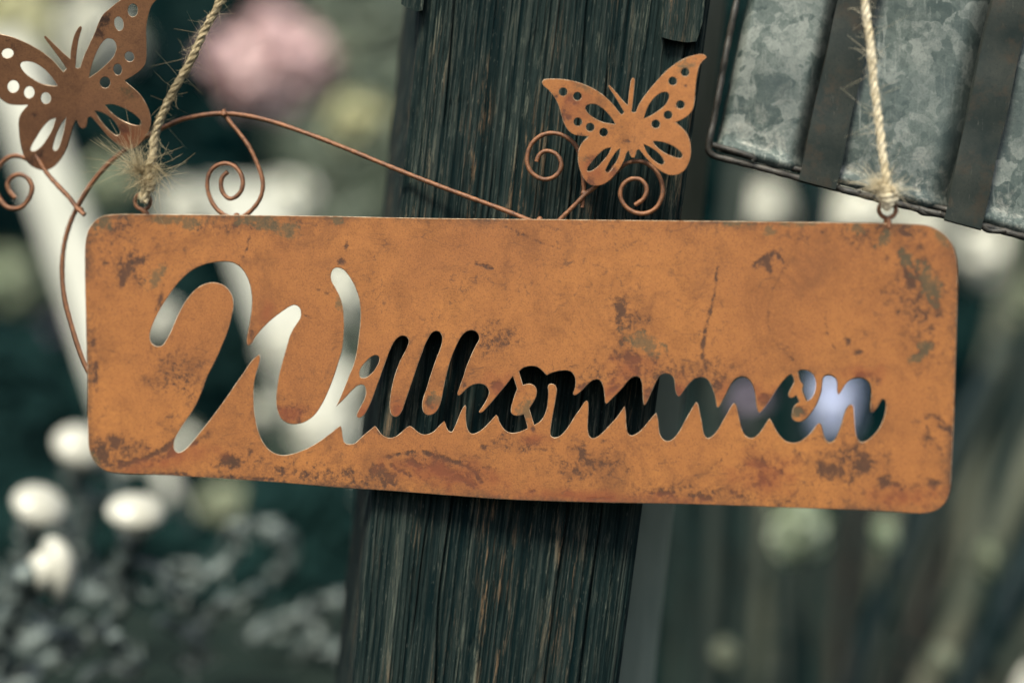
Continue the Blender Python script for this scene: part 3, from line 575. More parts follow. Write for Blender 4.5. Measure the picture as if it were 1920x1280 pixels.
for (u, v, n_) in ((421, 214, -0.0034), (150, 394, -0.0016), (1095, 362, -0.0018), (1012, 412, -0.0020), (444, 405, -0.0024)):
    V, F = lathe_data([(.00001, .0013), (.0008, .0010), (.0012, .0002), (.0011, -.0006), (.0006, -.0012), (.00001, -.0013)], on_sign(u, v, n_), (random.uniform(-.5, .5), -1, random.uniform(-.5, .5)), 10)
    mesh_obj('weld_bead', V, F, M['wire'], sign)
def eyelet(cx, cy, r, tail, parent):
    P = [(tail[0] - 3, tail[1] + 14), (tail[0] - 3, tail[1])]
    a0 = 100
    for i in range(25):
        a = R(a0 + i * 345 / 24); P.append((cx + r * math.cos(a), cy + r * math.sin(a)))
    P.append((tail[0] + 3, tail[1] + 2)); P.append((tail[0] + 3, tail[1] + 14))
    return wire('eyelet', P, lambda t: -0.0022 + 0.0016 * t, parent, 0.00075)
eyelet(268, 378, 15, (275, 400), sign)
eyelet(1664, 393, 16, (1664, 413), sign)

# ------------------------------------------------------------------ wooden post
post = empty('wooden_post', at(985, 640, 0.03) * 1.0, 'dark charred wooden post with deep vertical grain behind the sign', 'post')
PY = 0.0115
post.location = Vector((at(900, 640, PY).x, PY + 0.04, GROUND))
# front face: left edge (792,0)->(662,1280), right edge (1337,0)->(1163,1280); yawed so the left flank just shows
TH = R(-2.5)
def post_pt(a, s, h=0.0):
    "a 0..1 across the front face, s = pixel row (may run beyond the frame), h = relief toward the camera"
    uL = 790 - 0.1008 * s; uR = 1332 - 0.1345 * s
    if s > 1280: uL, uR = 790 - 0.1008 * 1280 - 0.117 * (s - 1280), 1332 - 0.1345 * 1280 - 0.117 * (s - 1280)
    if s < 0: uL, uR = 790 - 0.117 * s, 1332 - 0.117 * s
    p = at(uL + (uR - uL) * a, s, PY)
    y = PY + (a - 0.5) * 0.1 * math.tan(TH) - h
    return at(uL + (uR - uL) * a, s, y)
NC = 430
s_bot = 640 + (0 - GROUND) / ((PY + D) / FPX)
rows = list(np.linspace(-2650, -60, 24)) + list(np.linspace(-40, 420, 64)) + list(np.linspace(440, 900, 50)) + list(np.linspace(910, 1320, 58)) + list(np.linspace(1360, s_bot, 20))
aa = np.linspace(0, 1, NC)
A, SS = np.meshgrid(aa, np.array(rows))
drift = (vnoise(SS / 420.0, A * 2, 3) - .5) * 0.022
X = (A + drift) * 100
def ridge(x, s, f, seed): return vnoise(x * f, s / 420.0 + seed * 3.1, seed)
Hh = 0.38 * ridge(X, SS, 0.75, 1) + 0.46 * ridge(X, SS, 1.8, 2) + 0.22 * vnoise(X * 3.1, SS / 70, 5) + 0.12 * vnoise(X * 4, SS / 12, 8)
Hh = (Hh - Hh.min()) / (Hh.max() - Hh.min())
Hn = np.clip((Hh - 0.25) / 0.5, 0, 1)
crack = np.exp(-((X - 72 - 2 * (vnoise(SS / 300, X * 0, 9) - .5)) / 0.5) ** 2) * (SS > 560) + np.exp(-((X - 47 - 3 * (vnoise(SS / 300, X * 0, 4) - .5)) / 0.35) ** 2) * 0.6
for c0, s0, s1, wd_ in ((12, -300, 300, .4), (30, 700, 1500, .45), (58, -400, 520, .4), (85, 300, 1400, .35), (21, 900, 1250, .3), (66, 60, 330, .35), (93, -100, 380, .4)):
    fade = np.clip(np.minimum(SS - s0, s1 - SS) / 90.0, 0, 1)
    crack = np.maximum(crack, fade * np.exp(-((X - c0 - 3.5 * (vnoise(SS / 220, X * 0, int(c0)) - .5)) / wd_) ** 2))
chip = (vnoise(X * 0.22, SS / 110.0, 41) > 0.80) * 1.0
relief = (Hn - 0.6) * 0.0009 - crack * 0.0016 - chip * 0.0004
edge_w = np.minimum(A, 1 - A) * 100
relief -= np.exp(-edge_w / 0.9) * 0.0022 * (0.5 + vnoise(SS / 40, A * 2, 6))
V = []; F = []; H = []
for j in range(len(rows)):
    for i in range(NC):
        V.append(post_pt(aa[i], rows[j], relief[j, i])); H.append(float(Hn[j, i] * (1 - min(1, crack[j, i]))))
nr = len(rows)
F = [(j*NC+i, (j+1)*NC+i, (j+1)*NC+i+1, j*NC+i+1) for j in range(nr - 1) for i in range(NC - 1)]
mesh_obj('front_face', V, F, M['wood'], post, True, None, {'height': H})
# flanks, back and ends
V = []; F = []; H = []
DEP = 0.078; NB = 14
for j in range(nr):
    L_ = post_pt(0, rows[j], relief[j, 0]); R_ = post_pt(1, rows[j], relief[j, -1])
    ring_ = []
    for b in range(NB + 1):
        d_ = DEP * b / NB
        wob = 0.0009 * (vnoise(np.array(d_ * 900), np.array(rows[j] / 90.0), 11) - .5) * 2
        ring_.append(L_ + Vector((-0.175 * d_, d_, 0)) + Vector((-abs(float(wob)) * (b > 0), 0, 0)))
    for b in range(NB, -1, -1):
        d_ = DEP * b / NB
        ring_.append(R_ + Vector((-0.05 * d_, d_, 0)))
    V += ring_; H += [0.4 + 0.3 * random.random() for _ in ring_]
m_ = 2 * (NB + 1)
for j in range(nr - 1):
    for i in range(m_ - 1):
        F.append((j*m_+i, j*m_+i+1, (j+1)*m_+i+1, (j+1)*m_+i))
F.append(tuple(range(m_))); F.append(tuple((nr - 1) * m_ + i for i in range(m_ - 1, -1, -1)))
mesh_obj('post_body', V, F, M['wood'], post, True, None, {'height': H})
sharp(post.children[-1], 40)
def flake(poly, h, name='split_flake'):
    "a proud splinter of the outer wood: outline in pixels, stands h in front of the face"
    n_ = len(poly); V = []; 
    for lay in (0, 1):
        for (u, v) in poly:
            yb = PY + ((u - 1045) / 545) * 0.1 * math.tan(TH)
            hh = -0.004 if lay == 0 else h + 0.0004 * random.random()
            V.append(at(u, v, yb - hh))
    cu = sum(p[0] for p in poly) / n_; cv = sum(p[1] for p in poly) / n_
    V.append(at(cu, cv, PY + ((cu - 1045) / 545) * 0.1 * math.tan(TH) - h - 0.0006))
    F = [(i, (i + 1) % n_, n_ + (i + 1) % n_, n_ + i) for i in range(n_)] + [(n_ + i, n_ + (i + 1) % n_, 2 * n_) for i in range(n_)]
    o = mesh_obj(name, V, F, M['wood'], post, False, None, {'height': [0.55] * len(V)})
    bm = bmesh.new(); bm.from_mesh(o.data); bmesh.ops.recalc_face_normals(bm, faces=bm.faces); bm.to_mesh(o.data); bm.free()
flake([(1250,-60),(1246,0),(1243,40),(1240,70),(1262,76),(1288,80),(1306,78),(1318,40),(1322,0),(1330,-60)], 0.0038)
flake([(752,-50),(752,8),(764,16),(780,22),(792,20),(796,-10),(798,-50)], 0.0030)
nail = tube('nail', [at(1320, -1990, PY + 0.02), at(1320, -1996, PY - 0.012)], 0.0016, M['nail'], None, 8)
nail['label'] = 'steel nail high on the post holding the twine'; nail['category'] = 'nail'

# grey board behind the post
def board(name, corners, y0, y1, thick, mat, label, cat, group=None, nseg=10):
    "corners: four pixels tl tr br bl; y0 depth of the upper end, y1 of the lower end"
    tl, tr, br, bl = [Vector((*c, 0)) for c in corners]
    V = []; 
    for lay in (0, 1):
        for j in range(nseg + 1):
            t = j / nseg; y = y0 + (y1 - y0) * t
            for i in range(4):
                a = i / 3
                p = tl.lerp(bl, t).lerp(tr.lerp(br, t), a)
                q = at(p.x, p.y, y); 
                if lay: q = q + Vector((0, thick, 0))
                else: q = q + Vector((0, 0.0008 * random.random() + (0.0015 if i in (0, 3) else 0), 0))
                V.append(q)
    N_ = 4 * (nseg + 1); F = []
    for j in range(nseg):
        for i in range(3):
            a = j*4+i
            F.append((a, a+4, a+5, a+1)); F.append((N_+a, N_+a+1, N_+a+5, N_+a+4))
        F.append((j*4, N_+j*4, N_+j*4+4, j*4+4)); F.append((j*4+3, j*4+7, N_+j*4+7, N_+j*4+3))
    for i in range(3):
        F.append((i, i+1, N_+i+1, N_+i)); e = nseg*4
        F.append((e+i, N_+e+i, N_+e+i+1, e+i+1))
    low = at((bl.x + br.x) / 2, bl.y, y1)
    o = mesh_obj(name, [v - low for v in V], F, mat, None, True); o.location = low
    sharp(o, 30)
    o['label'] = label; o['category'] = cat
    if group: o['group'] = group
    return o
def row_at(z, y): return 640 - z / ((y + D) / FPX)
rb = row_at(GROUND, 0.10)
xs_ = lambda v, o: 1262 + o - 0.105 * (v - 950)
board('wooden_board', [(xs_(-900, -110), -900), (xs_(-900, 0), -900), (xs_(rb, 0), rb), (xs_(rb, -110), rb)], 0.10, 0.10, 0.02, M['slat'],
      'blurred grey green board standing close behind the right edge of the post', 'board')

# ------------------------------------------------------------------ metal crate
crate = empty('metal_crate', at(1640, 380, 0.06), 'tilted galvanised metal crate with dark straps at the upper right', 'crate')
CY = 0.012
C7 = lambda x, y: (1320 + x / 2.783, y / 2.783)
def cr(x, y, off=0.0):
    "crate front: crop pixels; off metres behind the strap plane; crate turned so its right side is nearer"
    u, v = C7(x, y); dx = (u - 960) / FPX; tn = math.tan(R(6))
    yy = CY + 0.017 - 0.0 + off
    t = (D + yy) / (1 + tn * dx * 1.0)
    return Vector((dx * t, -D + t, -(v - 640) / FPX * t))
# crate axes in crop pixels: along the lower rim (dx=1, dy=.25) and up the panel (from (90,740) to (250,0))
def axes(q, h):
    "q along the rim in crop px from the left corner, h up from the rim"
    return (60 + q * 0.968 + h * 0.215, 790 + q * 0.262 - h * 0.977)
bays = [(35, 430), (630, 1215), (1415, 2000)]
for bi, (q0, q1) in enumerate(bays):
    V = []; F = []; rim = []
    nq, nh = 40, 60
    for j in range(nh + 1):
        tt = j / nh
        h = -20 + 20 + tt * 1450
        for i in range(nq + 1):
            a = i / nq
            q = q0 - 40 + (q1 - q0 + 80) * a
            # pillow: edges roll back into the gap beside the straps; the right edge drops deeper
            e = 0.0
            if a < 0.10: e += ((0.10 - a) / 0.10) ** 2 * 0.004
            if a > 0.80: e += ((a - 0.80) / 0.20) ** 2 * 0.010
            e += 0.0005 * math.sin(q * 0.011 + h * 0.006 + bi) + 0.0004 * math.sin(h * 0.008 + bi * 2)
            # rolled lower edge
            hp = h
            lip = 0.0
            if h < 75: lip = -0.0024 * math.sin(math.pi * max(0, (75 - h)) / 75)
            x_, y_ = axes(q, hp)
            V.append(cr(x_, y_, 0.0035 + e + lip)); rim.append(math.exp(-max(0, h - 40) / 130.0))
    for j in range(nh):
        for i in range(nq):
            a = j*(nq+1)+i
            F.append((a, a+1, a+nq+2, a+nq+1))
    mesh_obj('panel', V, F, M['galv'], crate, True, None, {'rim': rim})
# body behind the panels: flank and underside
V = []
for off in (0.010, 0.16):
    for (q, h) in ((5, 8), (2010, 8), (2010, 1450), (5, 1450)):
        V.append(cr(*axes(q, h), off))
mesh_obj('crate_body', V, [(0,1,2,3), (4,7,6,5), (0,4,5,1), (0,3,7,4), (1,5,6,2), (3,2,6,7)], M['strap'], crate, False)
for (q0, q1) in ((455, 655), (1240, 1440)):
    V = []; F = []; prof = []
    for j in range(26): prof.append((-75 + j * 61, 0.0 + 0.0004 * math.sin(j * 0.9)))
    prof = [(-24, 0.010), (-36, 0.006), (-38, 0.0025), (-30, 0.0004)] + prof[1:]
    for lay in (0, 1):
        for (h, off) in prof:
            for i in range(6):
                a = i / 5; sh = 3 * math.sin(h * 0.013)
                q = q0 + (q1 - q0) * a + sh
                V.append(cr(*axes(q, h), off - 0.0012 + 0.0012 * lay + 0.0004 * (2 * a - 1) ** 2))
    P_ = len(prof); NN = P_ * 6
    for j in range(P_ - 1):
        for i in range(5):
            a = j*6+i
            F.append((a, a+1, a+7, a+6)); F.append((NN+a, NN+a+6, NN+a+7, NN+a+1))
        F.append((j*6, j*6+6, NN+j*6+6, NN+j*6)); F.append((j*6+5, NN+j*6+5, NN+j*6+11, j*6+11))
    for e in (0, (P_ - 1) * 6):
        for i in range(5): F.append((e+i, NN+e+i, NN+e+i+1, e+i+1))
    st_ = sharp(mesh_obj('strap', V, F, M['strap'], crate, True), 40)
    bm = bmesh.new(); bm.from_mesh(st_.data); bmesh.ops.recalc_face_normals(bm, faces=bm.faces); bm.to_mesh(st_.data); bm.free()
def cwire(name, pts, r, off):
    P = catmull(pts, False, 12)
    V = [cr(p[0], p[1], off + 0.0005 * math.sin(i * 0.35)) for i, p in enumerate(P)]
    tube(name, V, [r * (1 + 0.06 * math.sin(i * .8)) for i in range(len(V))], M['dark_wire'], crate, 10)
cwire('wire_frame', [(330,-700),(250,-350),(172,0),(120,250),(80,470),(48,640),(25,745),(24,785),(50,812),(120,832),(300,878),(460,922),(700,985),(1000,1062),(1240,1122),(1480,1185),(1700,1245),(2000,1325)], 0.00125, 0.0015)
cwire('wire_frame', [(42,757),(90,770),(160,790),(230,812),(262,828),(250,838)], 0.0011, 0.0005)
cwire('wire_frame', [(330,862),(470,880),(700,940),(900,1000),(1230,1085),(1500,1150),(2000,1280)], 0.0011, 0.0045)
for (q, h) in ((720, 0), (905, 2), (1150, -2), (1500, 0)):
    x_, y_ = axes(q, h)
    cwire('clip', [(x_ - 60, y_ - 4), (x_ - 30, y_ + 18), (x_ + 25, y_ + 24), (x_ + 65, y_ + 20)], 0.0010, 0.001)
# ------------------------------------------------------------------ twine
def twine(name, label, pts, n_fun, r, mat, fuzz, top):
    loc = on_sign(pts[0][0], pts[0][1], 0.001)
    root = empty(name, loc, label, 'twine', None)
    P = catmull(pts, False, 6)
    base = [on_sign(p[0], p[1], n_fun(i / (len(P) - 1))) for i, p in enumerate(P)]
    # carry on up to the nail
    steps = 60
    d0 = base[-1]; 
    for i in range(1, steps + 1): base.append(d0.lerp(top, i / steps))
    # resample densely on the visible part
    path = []
    for i in range(len(base) - 1):
        k = 3 if i < len(P) else 4
        for j in range(k): path.append(base[i].lerp(base[i + 1], j / k))
    L_ = [0]
    for i in range(1, len(path)): L_.append(L_[-1] + (path[i] - path[i - 1]).length)
    for s_ in range(3):
        pts3 = []
        for i, p in enumerate(path):
            t = (path[min(i + 1, len(path) - 1)] - path[max(i - 1, 0)]).normalized()
            nx = t.cross(Vector((0, 1, 0))).normalized(); ny = t.cross(nx)
            ph = L_[i] * 2 * math.pi / 0.0092 + s_ * 2.094
            wob = 1 + 0.22 * math.sin(L_[i] * 900 + s_) 
            pts3.append(p + (nx * math.cos(ph) + ny * math.sin(ph)) * r * 0.52 * wob)
        tube('strand', pts3, [r * 0.60 * (1 + 0.13 * math.sin(i * .7 + s_ * 2) + 0.08 * random.random()) for i in range(len(pts3))], mat, root, 7)
    vis = [(p, L_[i]) for i, p in enumerate(path) if p.z < 0.14]
    mb = MB()
    for _ in range(fuzz):
        i = random.randrange(2, len(vis) - 2); p = vis[i][0]
        t = (vis[i + 1][0] - vis[i - 1][0]).normalized()
        d = Vector((random.gauss(0, 1), random.gauss(0, .8), random.gauss(0, 1))); d = (d - t * d.dot(t)).normalized()
        ln = random.choice([0.0010, 0.0014, 0.0018, 0.0024, 0.0040]) * random.uniform(.6, 1.2)
        sgn = random.choice((-1, 1)); c = Vector((random.gauss(0, .5), random.gauss(0, .5), random.gauss(0, .5)))
        fp = [p + d * r * .6 + (d * (x * .8) + t * sgn * x * 0.8 + c * x * x * 3.2) * ln for x in (0, .3, .6, 1.0)]
        mb.add(*tube_data(fp, [0.00006, 0.00005, 0.00004, 0.00002], 3, False))
    for _ in range(fuzz * 2):      # fibres lying along the strands
        i = random.randrange(2, len(vis) - 8); p = vis[i][0]; q = vis[i + 5][0]
        o = Vector((random.gauss(0, 1), random.gauss(0, 1), 0)).normalized() * r * random.uniform(.95, 1.2)
        o2 = Vector((o.y, -o.x, 0)) * random.uniform(-1, 1) + o * random.uniform(.6, 1.2)
        mb.add(*tube_data([p + o, p.lerp(q, .5) + (o + o2) * .55, q + o2], [0.00008, 0.00009, 0.00005], 3, False))
    f = mb.build('fibres', mat, root); f['kind'] = 'stuff'
    return root, mb
def tuft(root, mat, tip, direction, n_, ln, spread):
    mb = MB()
    for _ in range(n_):
        d = (Vector(direction).normalized() + Vector((random.gauss(0, spread), random.gauss(0, spread), random.gauss(0, spread)))).normalized()
        c = Vector((random.gauss(0, .7), random.gauss(0, .5), random.gauss(0, .7)))
        o = tip + Vector((random.gauss(0, .0006), random.gauss(0, .0006), random.gauss(0, .0006)))
        l = ln * random.uniform(.35, 1.1)
        e = Vector((random.gauss(0, .9), random.gauss(0, .6), random.gauss(0, .9)))
        mb.add(*tube_data([o + (d * x + c * x * x + e * x ** 3 * .6 + d.cross(e) * .22 * math.sin(x * 5)) * l for x in (0, .2, .4, .6, .8, 1)], [0.00009, 0.00008, 0.00007, 0.00006, 0.00005, 0.00003], 3, False))
    o = mb.build('frayed_end', mat, root); o['kind'] = 'stuff'
def knot(root, mat, turns, r, parent_name='knot'):
    "turns: list of (centre pixel, rx, ry, tilt) loops of cord"
    for (u, v, rx, ry, tilt, n0) in turns:
        pts = []
        for i in range(29):
            a = 2 * math.pi * i / 26
            du = rx * math.cos(a); c, s = math.cos(R(tilt)), math.sin(R(tilt))
            dep = n0 + 0.0016 * math.sin(a) ; dv = ry * math.sin(a) * 0.6 + 3 * i / 26
            pts.append(on_sign(u + du * c - dv * s, v + du * s + dv * c, dep))
        tube(parent_name, pts, [r * (1 + .15 * math.sin(i * 1.3)) for i in range(29)], mat, root, 7)
top = at(1320, -1994, PY - 0.008)
tw_l, _ = twine('hanging_twine', 'greyish frayed jute twine tied to the left eyelet beside the butterfly',
     [(271,380),(274,362),(277,340),(279,318)] + C1([(872,900),(880,790),(912,690),(962,580),(1020,470),(1080,370),(1140,240),(1202,120),(1265,0),(1296,-60)]),
     lambda t: 0.0022 + 0.001 * t, 0.00130, M['twine_grey'], 270, top)
knot(tw_l, M['twine_grey'], [(277,352,9,7,-8,0.0012),(278,342,10,7,10,0.0014),(276,331,8,6,-20,0.0012),(271,368,6,10,70,0.0006)], 0.00095)
tuft(tw_l, M['twine_grey'], on_sign(268, 322, 0.0028), (-0.75, -0.15, 0.85), 170, 0.0082, 0.24)
tuft(tw_l, M['twine_grey'], on_sign(274, 340, 0.003), (-0.7, -0.3, 0.2), 60, 0.0052, 0.55)
tuft(tw_l, M['twine_grey'], on_sign(276, 345, 0.003), (0.4, -0.3, 0.0), 60, 0.0055, 0.9)
tuft(tw_l, M['twine_grey'], on_sign(290, 312, 0.003), (0.5, -0.3, -0.6), 40, 0.0080, 0.5)
tw_r, _ = twine('hanging_twine', 'pale jute twine tied to the right eyelet in front of the metal crate',
     [(1664,384),(1664,372),(1662,358)] + [C7(x, y) for x, y in [(955,970),(940,850),(920,700),(900,550),(885,400),(870,250),(850,100),(840,0),(834,-60)]],
     lambda t: 0.0020 + 0.001 * t, 0.00112, M['twine_pale'], 200, top)
knot(tw_r, M['twine_pale'], [(1660,352,14,9,10,0.0010),(1663,362,14,9,-6,0.0014),(1666,371,13,8,8,0.0010),(1664,380,9,9,-60,0.0004),(1658,346,10,8,30,0.0012)], 0.00115)
tuft(tw_r, M['twine_pale'], on_sign(1655, 352, 0.0022), (-0.9, -0.2, 0.45), 200, 0.0050, 0.30)
tuft(tw_r, M['twine_pale'], on_sign(1668, 356, 0.0022), (0.7, -0.2, 0.0), 60, 0.0045, 0.6)

# ------------------------------------------------------------------ blurred background, lower left: porcelain hooks on a plank bench
TB = 0.30
def leaf_work(Q, root, s):
    "small cupped cast leaves set along an iron stem"
    mb = MB()
    for i in range(4, len(Q) - 1, 2):
        t = (Q[min(i + 1, len(Q) - 1)] - Q[i - 1]).normalized()
        for _ in range(2):
            d = (t * random.uniform(-.6, .6) + Vector((random.gauss(0, 1), -abs(random.gauss(0, .6)), random.gauss(0, 1)))).normalized()
            w_ = d.cross(Vector((0, -1, .2))).normalized(); ln = .0085 * s * random.uniform(.5, 1.25); o = Q[i]
            n_ = w_.cross(d) * ln * .18
            V = [o, o + d * ln * .35 + w_ * ln * .30 + n_, o + d * ln * .75 + w_ * ln * .2 + n_, o + d * ln, o + d * ln * .75 - w_ * ln * .2 + n_, o + d * ln * .35 - w_ * ln * .30 + n_, o + d * ln * .5 - n_]
            mb.add(V, [(6, 0, 1), (6, 1, 2), (6, 2, 3), (6, 3, 4), (6, 4, 5), (6, 5, 0)])
    mb.build('leaf_relief', M['iron'], root)
def hook(label, knob_px, y, axis, stem, kr=0.0125, kind=0):
    kp = at(*knob_px, y)
    ax = Vector(axis).normalized()
    base = at(*stem[-1], y + 0.03)
    root = empty('coat_hook', base, label, 'coat hook', 'old iron coat hooks with cream knobs')
    s = kr / 0.0125
    prof = [(0.0001,0.0074),(0.004,0.0071),(0.0075,0.0060),(0.0105,0.0040),(0.0122,0.0018),(0.0126,0.0),(0.0120,-0.0016),(0.0100,-0.0026),(0.0080,-0.0030),(0.0076,-0.0042),(0.0078,-0.0060),(0.0066,-0.0082),(0.0048,-0.0092),(0.0001,-0.0094)]
    V, F = lathe_data([(r * s, h * s) for r, h in prof], kp, ax)
    kn = mesh_obj('knob', V, F, M['porcelain'], root)
    V, F = lathe_data([(0.0001, -0.0088*s), (0.0052*s, -0.0090*s), (0.0056*s, -0.0115*s), (0.0042*s, -0.0140*s), (0.0028*s, -0.0165*s), (0.0001, -0.0167*s)], kp, ax, 18)
    mesh_obj('collar', V, F, M['iron'], kn)
    P = [kp - ax * 0.012 * s] + [at(u, v, y + 0.03 * (i + 1) / len(stem)) for i, (u, v) in enumerate(stem)]
    Q = []
    for i in range(len(P) - 1):
        p0 = P[max(i - 1, 0)]; p1 = P[i]; p2 = P[i + 1]; p3 = P[min(i + 2, len(P) - 1)]
        for j in range(8):
            t = j / 8
            Q.append(0.5 * ((2 * p1) + (p2 - p0) * t + (2*p0 - 5*p1 + 4*p2 - p3) * t*t + (3*p1 - p0 - 3*p2 + p3) * t**3))
    Q.append(P[-1])
    arm = tube('arm', Q, [0.0032 * s * (1 + 0.35 * math.sin(i * 0.55) ** 2 + 0.12 * random.random()) for i in range(len(Q))], M['iron'], root, 9)
    # scrolled leaf work on the arm
    for f, (sg, sz) in enumerate(((1, 0.9), (-1, 0.75))):
        c = Q[int(len(Q) * (0.38 + 0.24 * f)) - 1]; pts = []
        for i in range(22):
            a = sg * i * 0.33; rr = 0.0125 * sz * s * (1 - i / 26)
            pts.append(c + Vector((sg * 0.0125 * sz * s - sg * rr * math.cos(a), 0.001 * i / 22, rr * math.sin(a))))
        tube('scroll', pts, [0.0023 * s * (1.2 - i / 30) for i in range(22)], M['iron'], arm, 7)
    leaf_work(Q, root, s)
    V, F = lathe_data([(0.0001, 0.005), (0.007, 0.004), (0.012, 0.001), (0.013, -0.002), (0.0001, -0.003)], base, (0, -0.6, 0.8), 20)
    mesh_obj('back_plate', V, F, M['iron'], root)
    return root
hook('coat hook with rounded cream porcelain knob at the far left, above the flanged one', (76,950), 0.26, (0.55,-0.35,0.85), [(60,1000),(35,1055),(20,1120),(60,1190)], 0.0152)
hook('coat hook with cream porcelain knob pointing up and silvery scrolled stem', (255,962), 0.24, (0.22,-0.30,0.9), [(236,1040),(214,1080),(236,1115),(205,1165),(150,1205),(95,1240),(20,1272)], 0.0150)
hook('coat hook with wide flanged cream knob turned to the right, lowest left', (104,1066), 0.20, (0.80,0.56,0.16), [(45,1110),(8,1170),(0,1230),(30,1272)], 0.0158)
hook('coat hook with blurred cream knob half hidden by the lower left corner of the sign', (152,838), 0.36, (0.5,-0.5,0.8), [(140,900),(165,960),(150,1020),(185,1100)], 0.0165)
def scrollwork(label, strokes, y, r, mat='iron'):
    base = at(*strokes[0][0], y)
    root = empty('iron_bracket', base, label, 'bracket', 'scrolled iron brackets heaped on the bench')
    for st in strokes:
        P = catmull(st, False, 10)
        Q = [at(p[0], p[1], y + 0.012 * math.sin(i * .2)) for i, p in enumerate(P)]
        tube('scroll', Q, [r * .8 * (1 + .5 * math.sin(i * .55) ** 2) for i in range(len(P))], M[mat], root, 8)
        leaf_work(Q, root, r / 0.0032)
    return root
scrollwork('scrolled iron bracket with a leafy branch, beside the tall scrolled hook stem', [[(150,1275),(205,1250),(245,1262),(262,1240),(235,1225),(212,1190)], [(190,1175),(215,1200),(232,1240)], [(90,1200),(120,1185),(150,1210),(110,1225)]], 0.22, 0.0032)
scrollwork('curled iron bracket with a pale worn tip, right of the porcelain knobs', [[(300,1090),(325,1062),(365,1060),(385,1085),(350,1110),(315,1100)], [(385,1085),(420,1060),(445,1020),(430,985)], [(320,1110),(370,1150),(440,1130),(480,1100)]], 0.30, 0.0038)
scrollwork('curled iron bracket under the middle of the bracket heap', [[(350,1190),(380,1215),(370,1245),(330,1240)], [(300,1160),(340,1180),(390,1170),(420,1120)]], 0.28, 0.0034)
scrollwork('blurred iron bracket arched beside the left flank of the post', [[(470,1200),(510,1170),(560,1160),(600,1190),(640,1230)], [(560,1160),(600,1130),(650,1125)], [(590,1190),(570,1230),(600,1275)]], 0.40, 0.0055)
scrollwork('blurred iron bracket high in the heap below the sign', [[(500,1000),(540,1010),(535,1060),(500,1085)], [(430,1000),(470,985),(520,990)]], 0.44, 0.0050)
# bench of single planks
bench = empty('plank_bench', at(200, 1350, 0.45), 'grey weathered plank bench under the iron hooks', 'bench')
for i in range(5):
    zt = at(0, 1330, 0.30).z + 0.0
    y0 = 0.20 + i * 0.082; y1 = y0 + 0.078
    x0, x1 = -0.62 - 0.01 * i, -0.08
    mb = MB()
    V = []
    for (yy, zz) in ((y0, 0), (y0, .018), (y1, .018), (y1, 0)):
        for xx in np.linspace(x0, x1, 12): V.append(Vector((xx, yy, zt - .018 + zz + 0.0012 * random.random())))
    F = []
    for a in range(4):
        b = (a + 1) % 4
        for j in range(11): F.append((a*12+j, a*12+j+1, b*12+j+1, b*12+j))
    F.append((0, 12, 24, 36)); F.append((47, 35, 23, 11))
    o = mesh_obj('plank', V, F, M['plank'], bench, False)
    bm = bmesh.new(); bm.from_mesh(o.data); bmesh.ops.recalc_face_normals(bm, faces=bm.faces); bm.to_mesh(o.data); bm.free()
for (x, y) in ((-0.58, 0.24), (-0.12, 0.24), (-0.58, 0.56), (-0.12, 0.56)):
    tube('leg', [Vector((x, y, zt - .02)), Vector((x, y, GROUND))], 0.02, M['plank'], bench, 8)

# ------------------------------------------------------------------ blurred background: white boards, poles, a pink flower and stand-in blossoms
def leaning(name, p_top, p_bot, wpx, y, mat, label, cat, group=None):
    "a flat board leaning across the picture, carried on down to the ground"
    y *= 2.0
    (u0, v0), (u1, v1) = p_top, p_bot
    g_row = row_at(GROUND, y)
    k = (u1 - u0) / (v1 - v0); vb = g_row; ub = u1 + k * (vb - v1)
    h = wpx / 2 * math.sqrt(1 + k * k)
    return board(name, [(u0 - h, v0), (u0 + h, v0), (ub + h, vb), (ub - h, vb)], y, y, 0.018, mat, label, cat, group)
leaning('white_board', (-2, 60), (190, 640), 88, 0.62, M['white_paint'], 'white painted board leaning diagonally behind the left end of the sign', 'board', 'white boards leaning in the background')
leaning('white_board', (440, 340), (650, 900), 112, 0.80, M['white_paint'], 'blurred white board seen through the right arms of the letter W', 'board', 'white boards leaning in the background')
def pole(p_top, p_bot, wpx, y, mat, label, top_ext=None):
    (u0, v0), (u1, v1) = p_top, p_bot
    y *= 1.05
    g_row = row_at(GROUND, y); k = (u1 - u0) / (v1 - v0)
    ub = u1 + k * (g_row - v1)
    r = wpx / 2 * (y + D) / FPX
    a, b = at(u0, v0, y), at(ub, g_row, y)
    n_ = 16
    root = empty('leaning_pole', b, label, 'pole', 'poles leaning behind the right end of the sign')
    pts = [a.lerp(b, i / n_) + Vector((0.004 * math.sin(i * .9 + u0), 0, 0)) for i in range(n_ + 1)]
    shaft = tube('shaft', pts, [r * (1 + .05 * math.sin(i * 1.9 + u0)) for i in range(n_ + 1)], M[mat], root, 12)
    # knots along the stick
    for i in (3, 6, 9, 12): 
        V, F = lathe_data([(r * .9, -.012), (r * 1.10, -.004), (r * 1.13, 0), (r * 1.10, .004), (r * .9, .012)], pts[i], (b - a), 12)
        mesh_obj('joint', V, F, M[mat], shaft)
pole((1385, 300), (1318, 1280), 50, 0.55, 'cane', 'blurred grey green pole nearest the post on the right, below the sign')
pole((1425, 760), (1385, 1280), 36, 0.75, 'cane', 'thin blurred grey green pole second from the post')
pole((1490, 960), (1462, 1280), 48, 0.62, 'cane', 'blurred grey green pole under the pale green blossom')
pole((1548, 300), (1515, 760), 30, 0.70, 'cane_dark', 'thin dark pole showing between sign and crate')
pole((1880, 640), (1640, 1280), 56, 0.66, 'cane', 'slanting grey pole below the lower right corner of the sign')
pole((1850, 700), (1590, 1280), 40, 0.60, 'cane_dark', 'dark slanting pole below the lower right corner of the sign')
pole((2010, 690), (1745, 1280), 50, 0.60, 'cane_pale', 'pale slanting pole with greenish tint, far right of the sign')
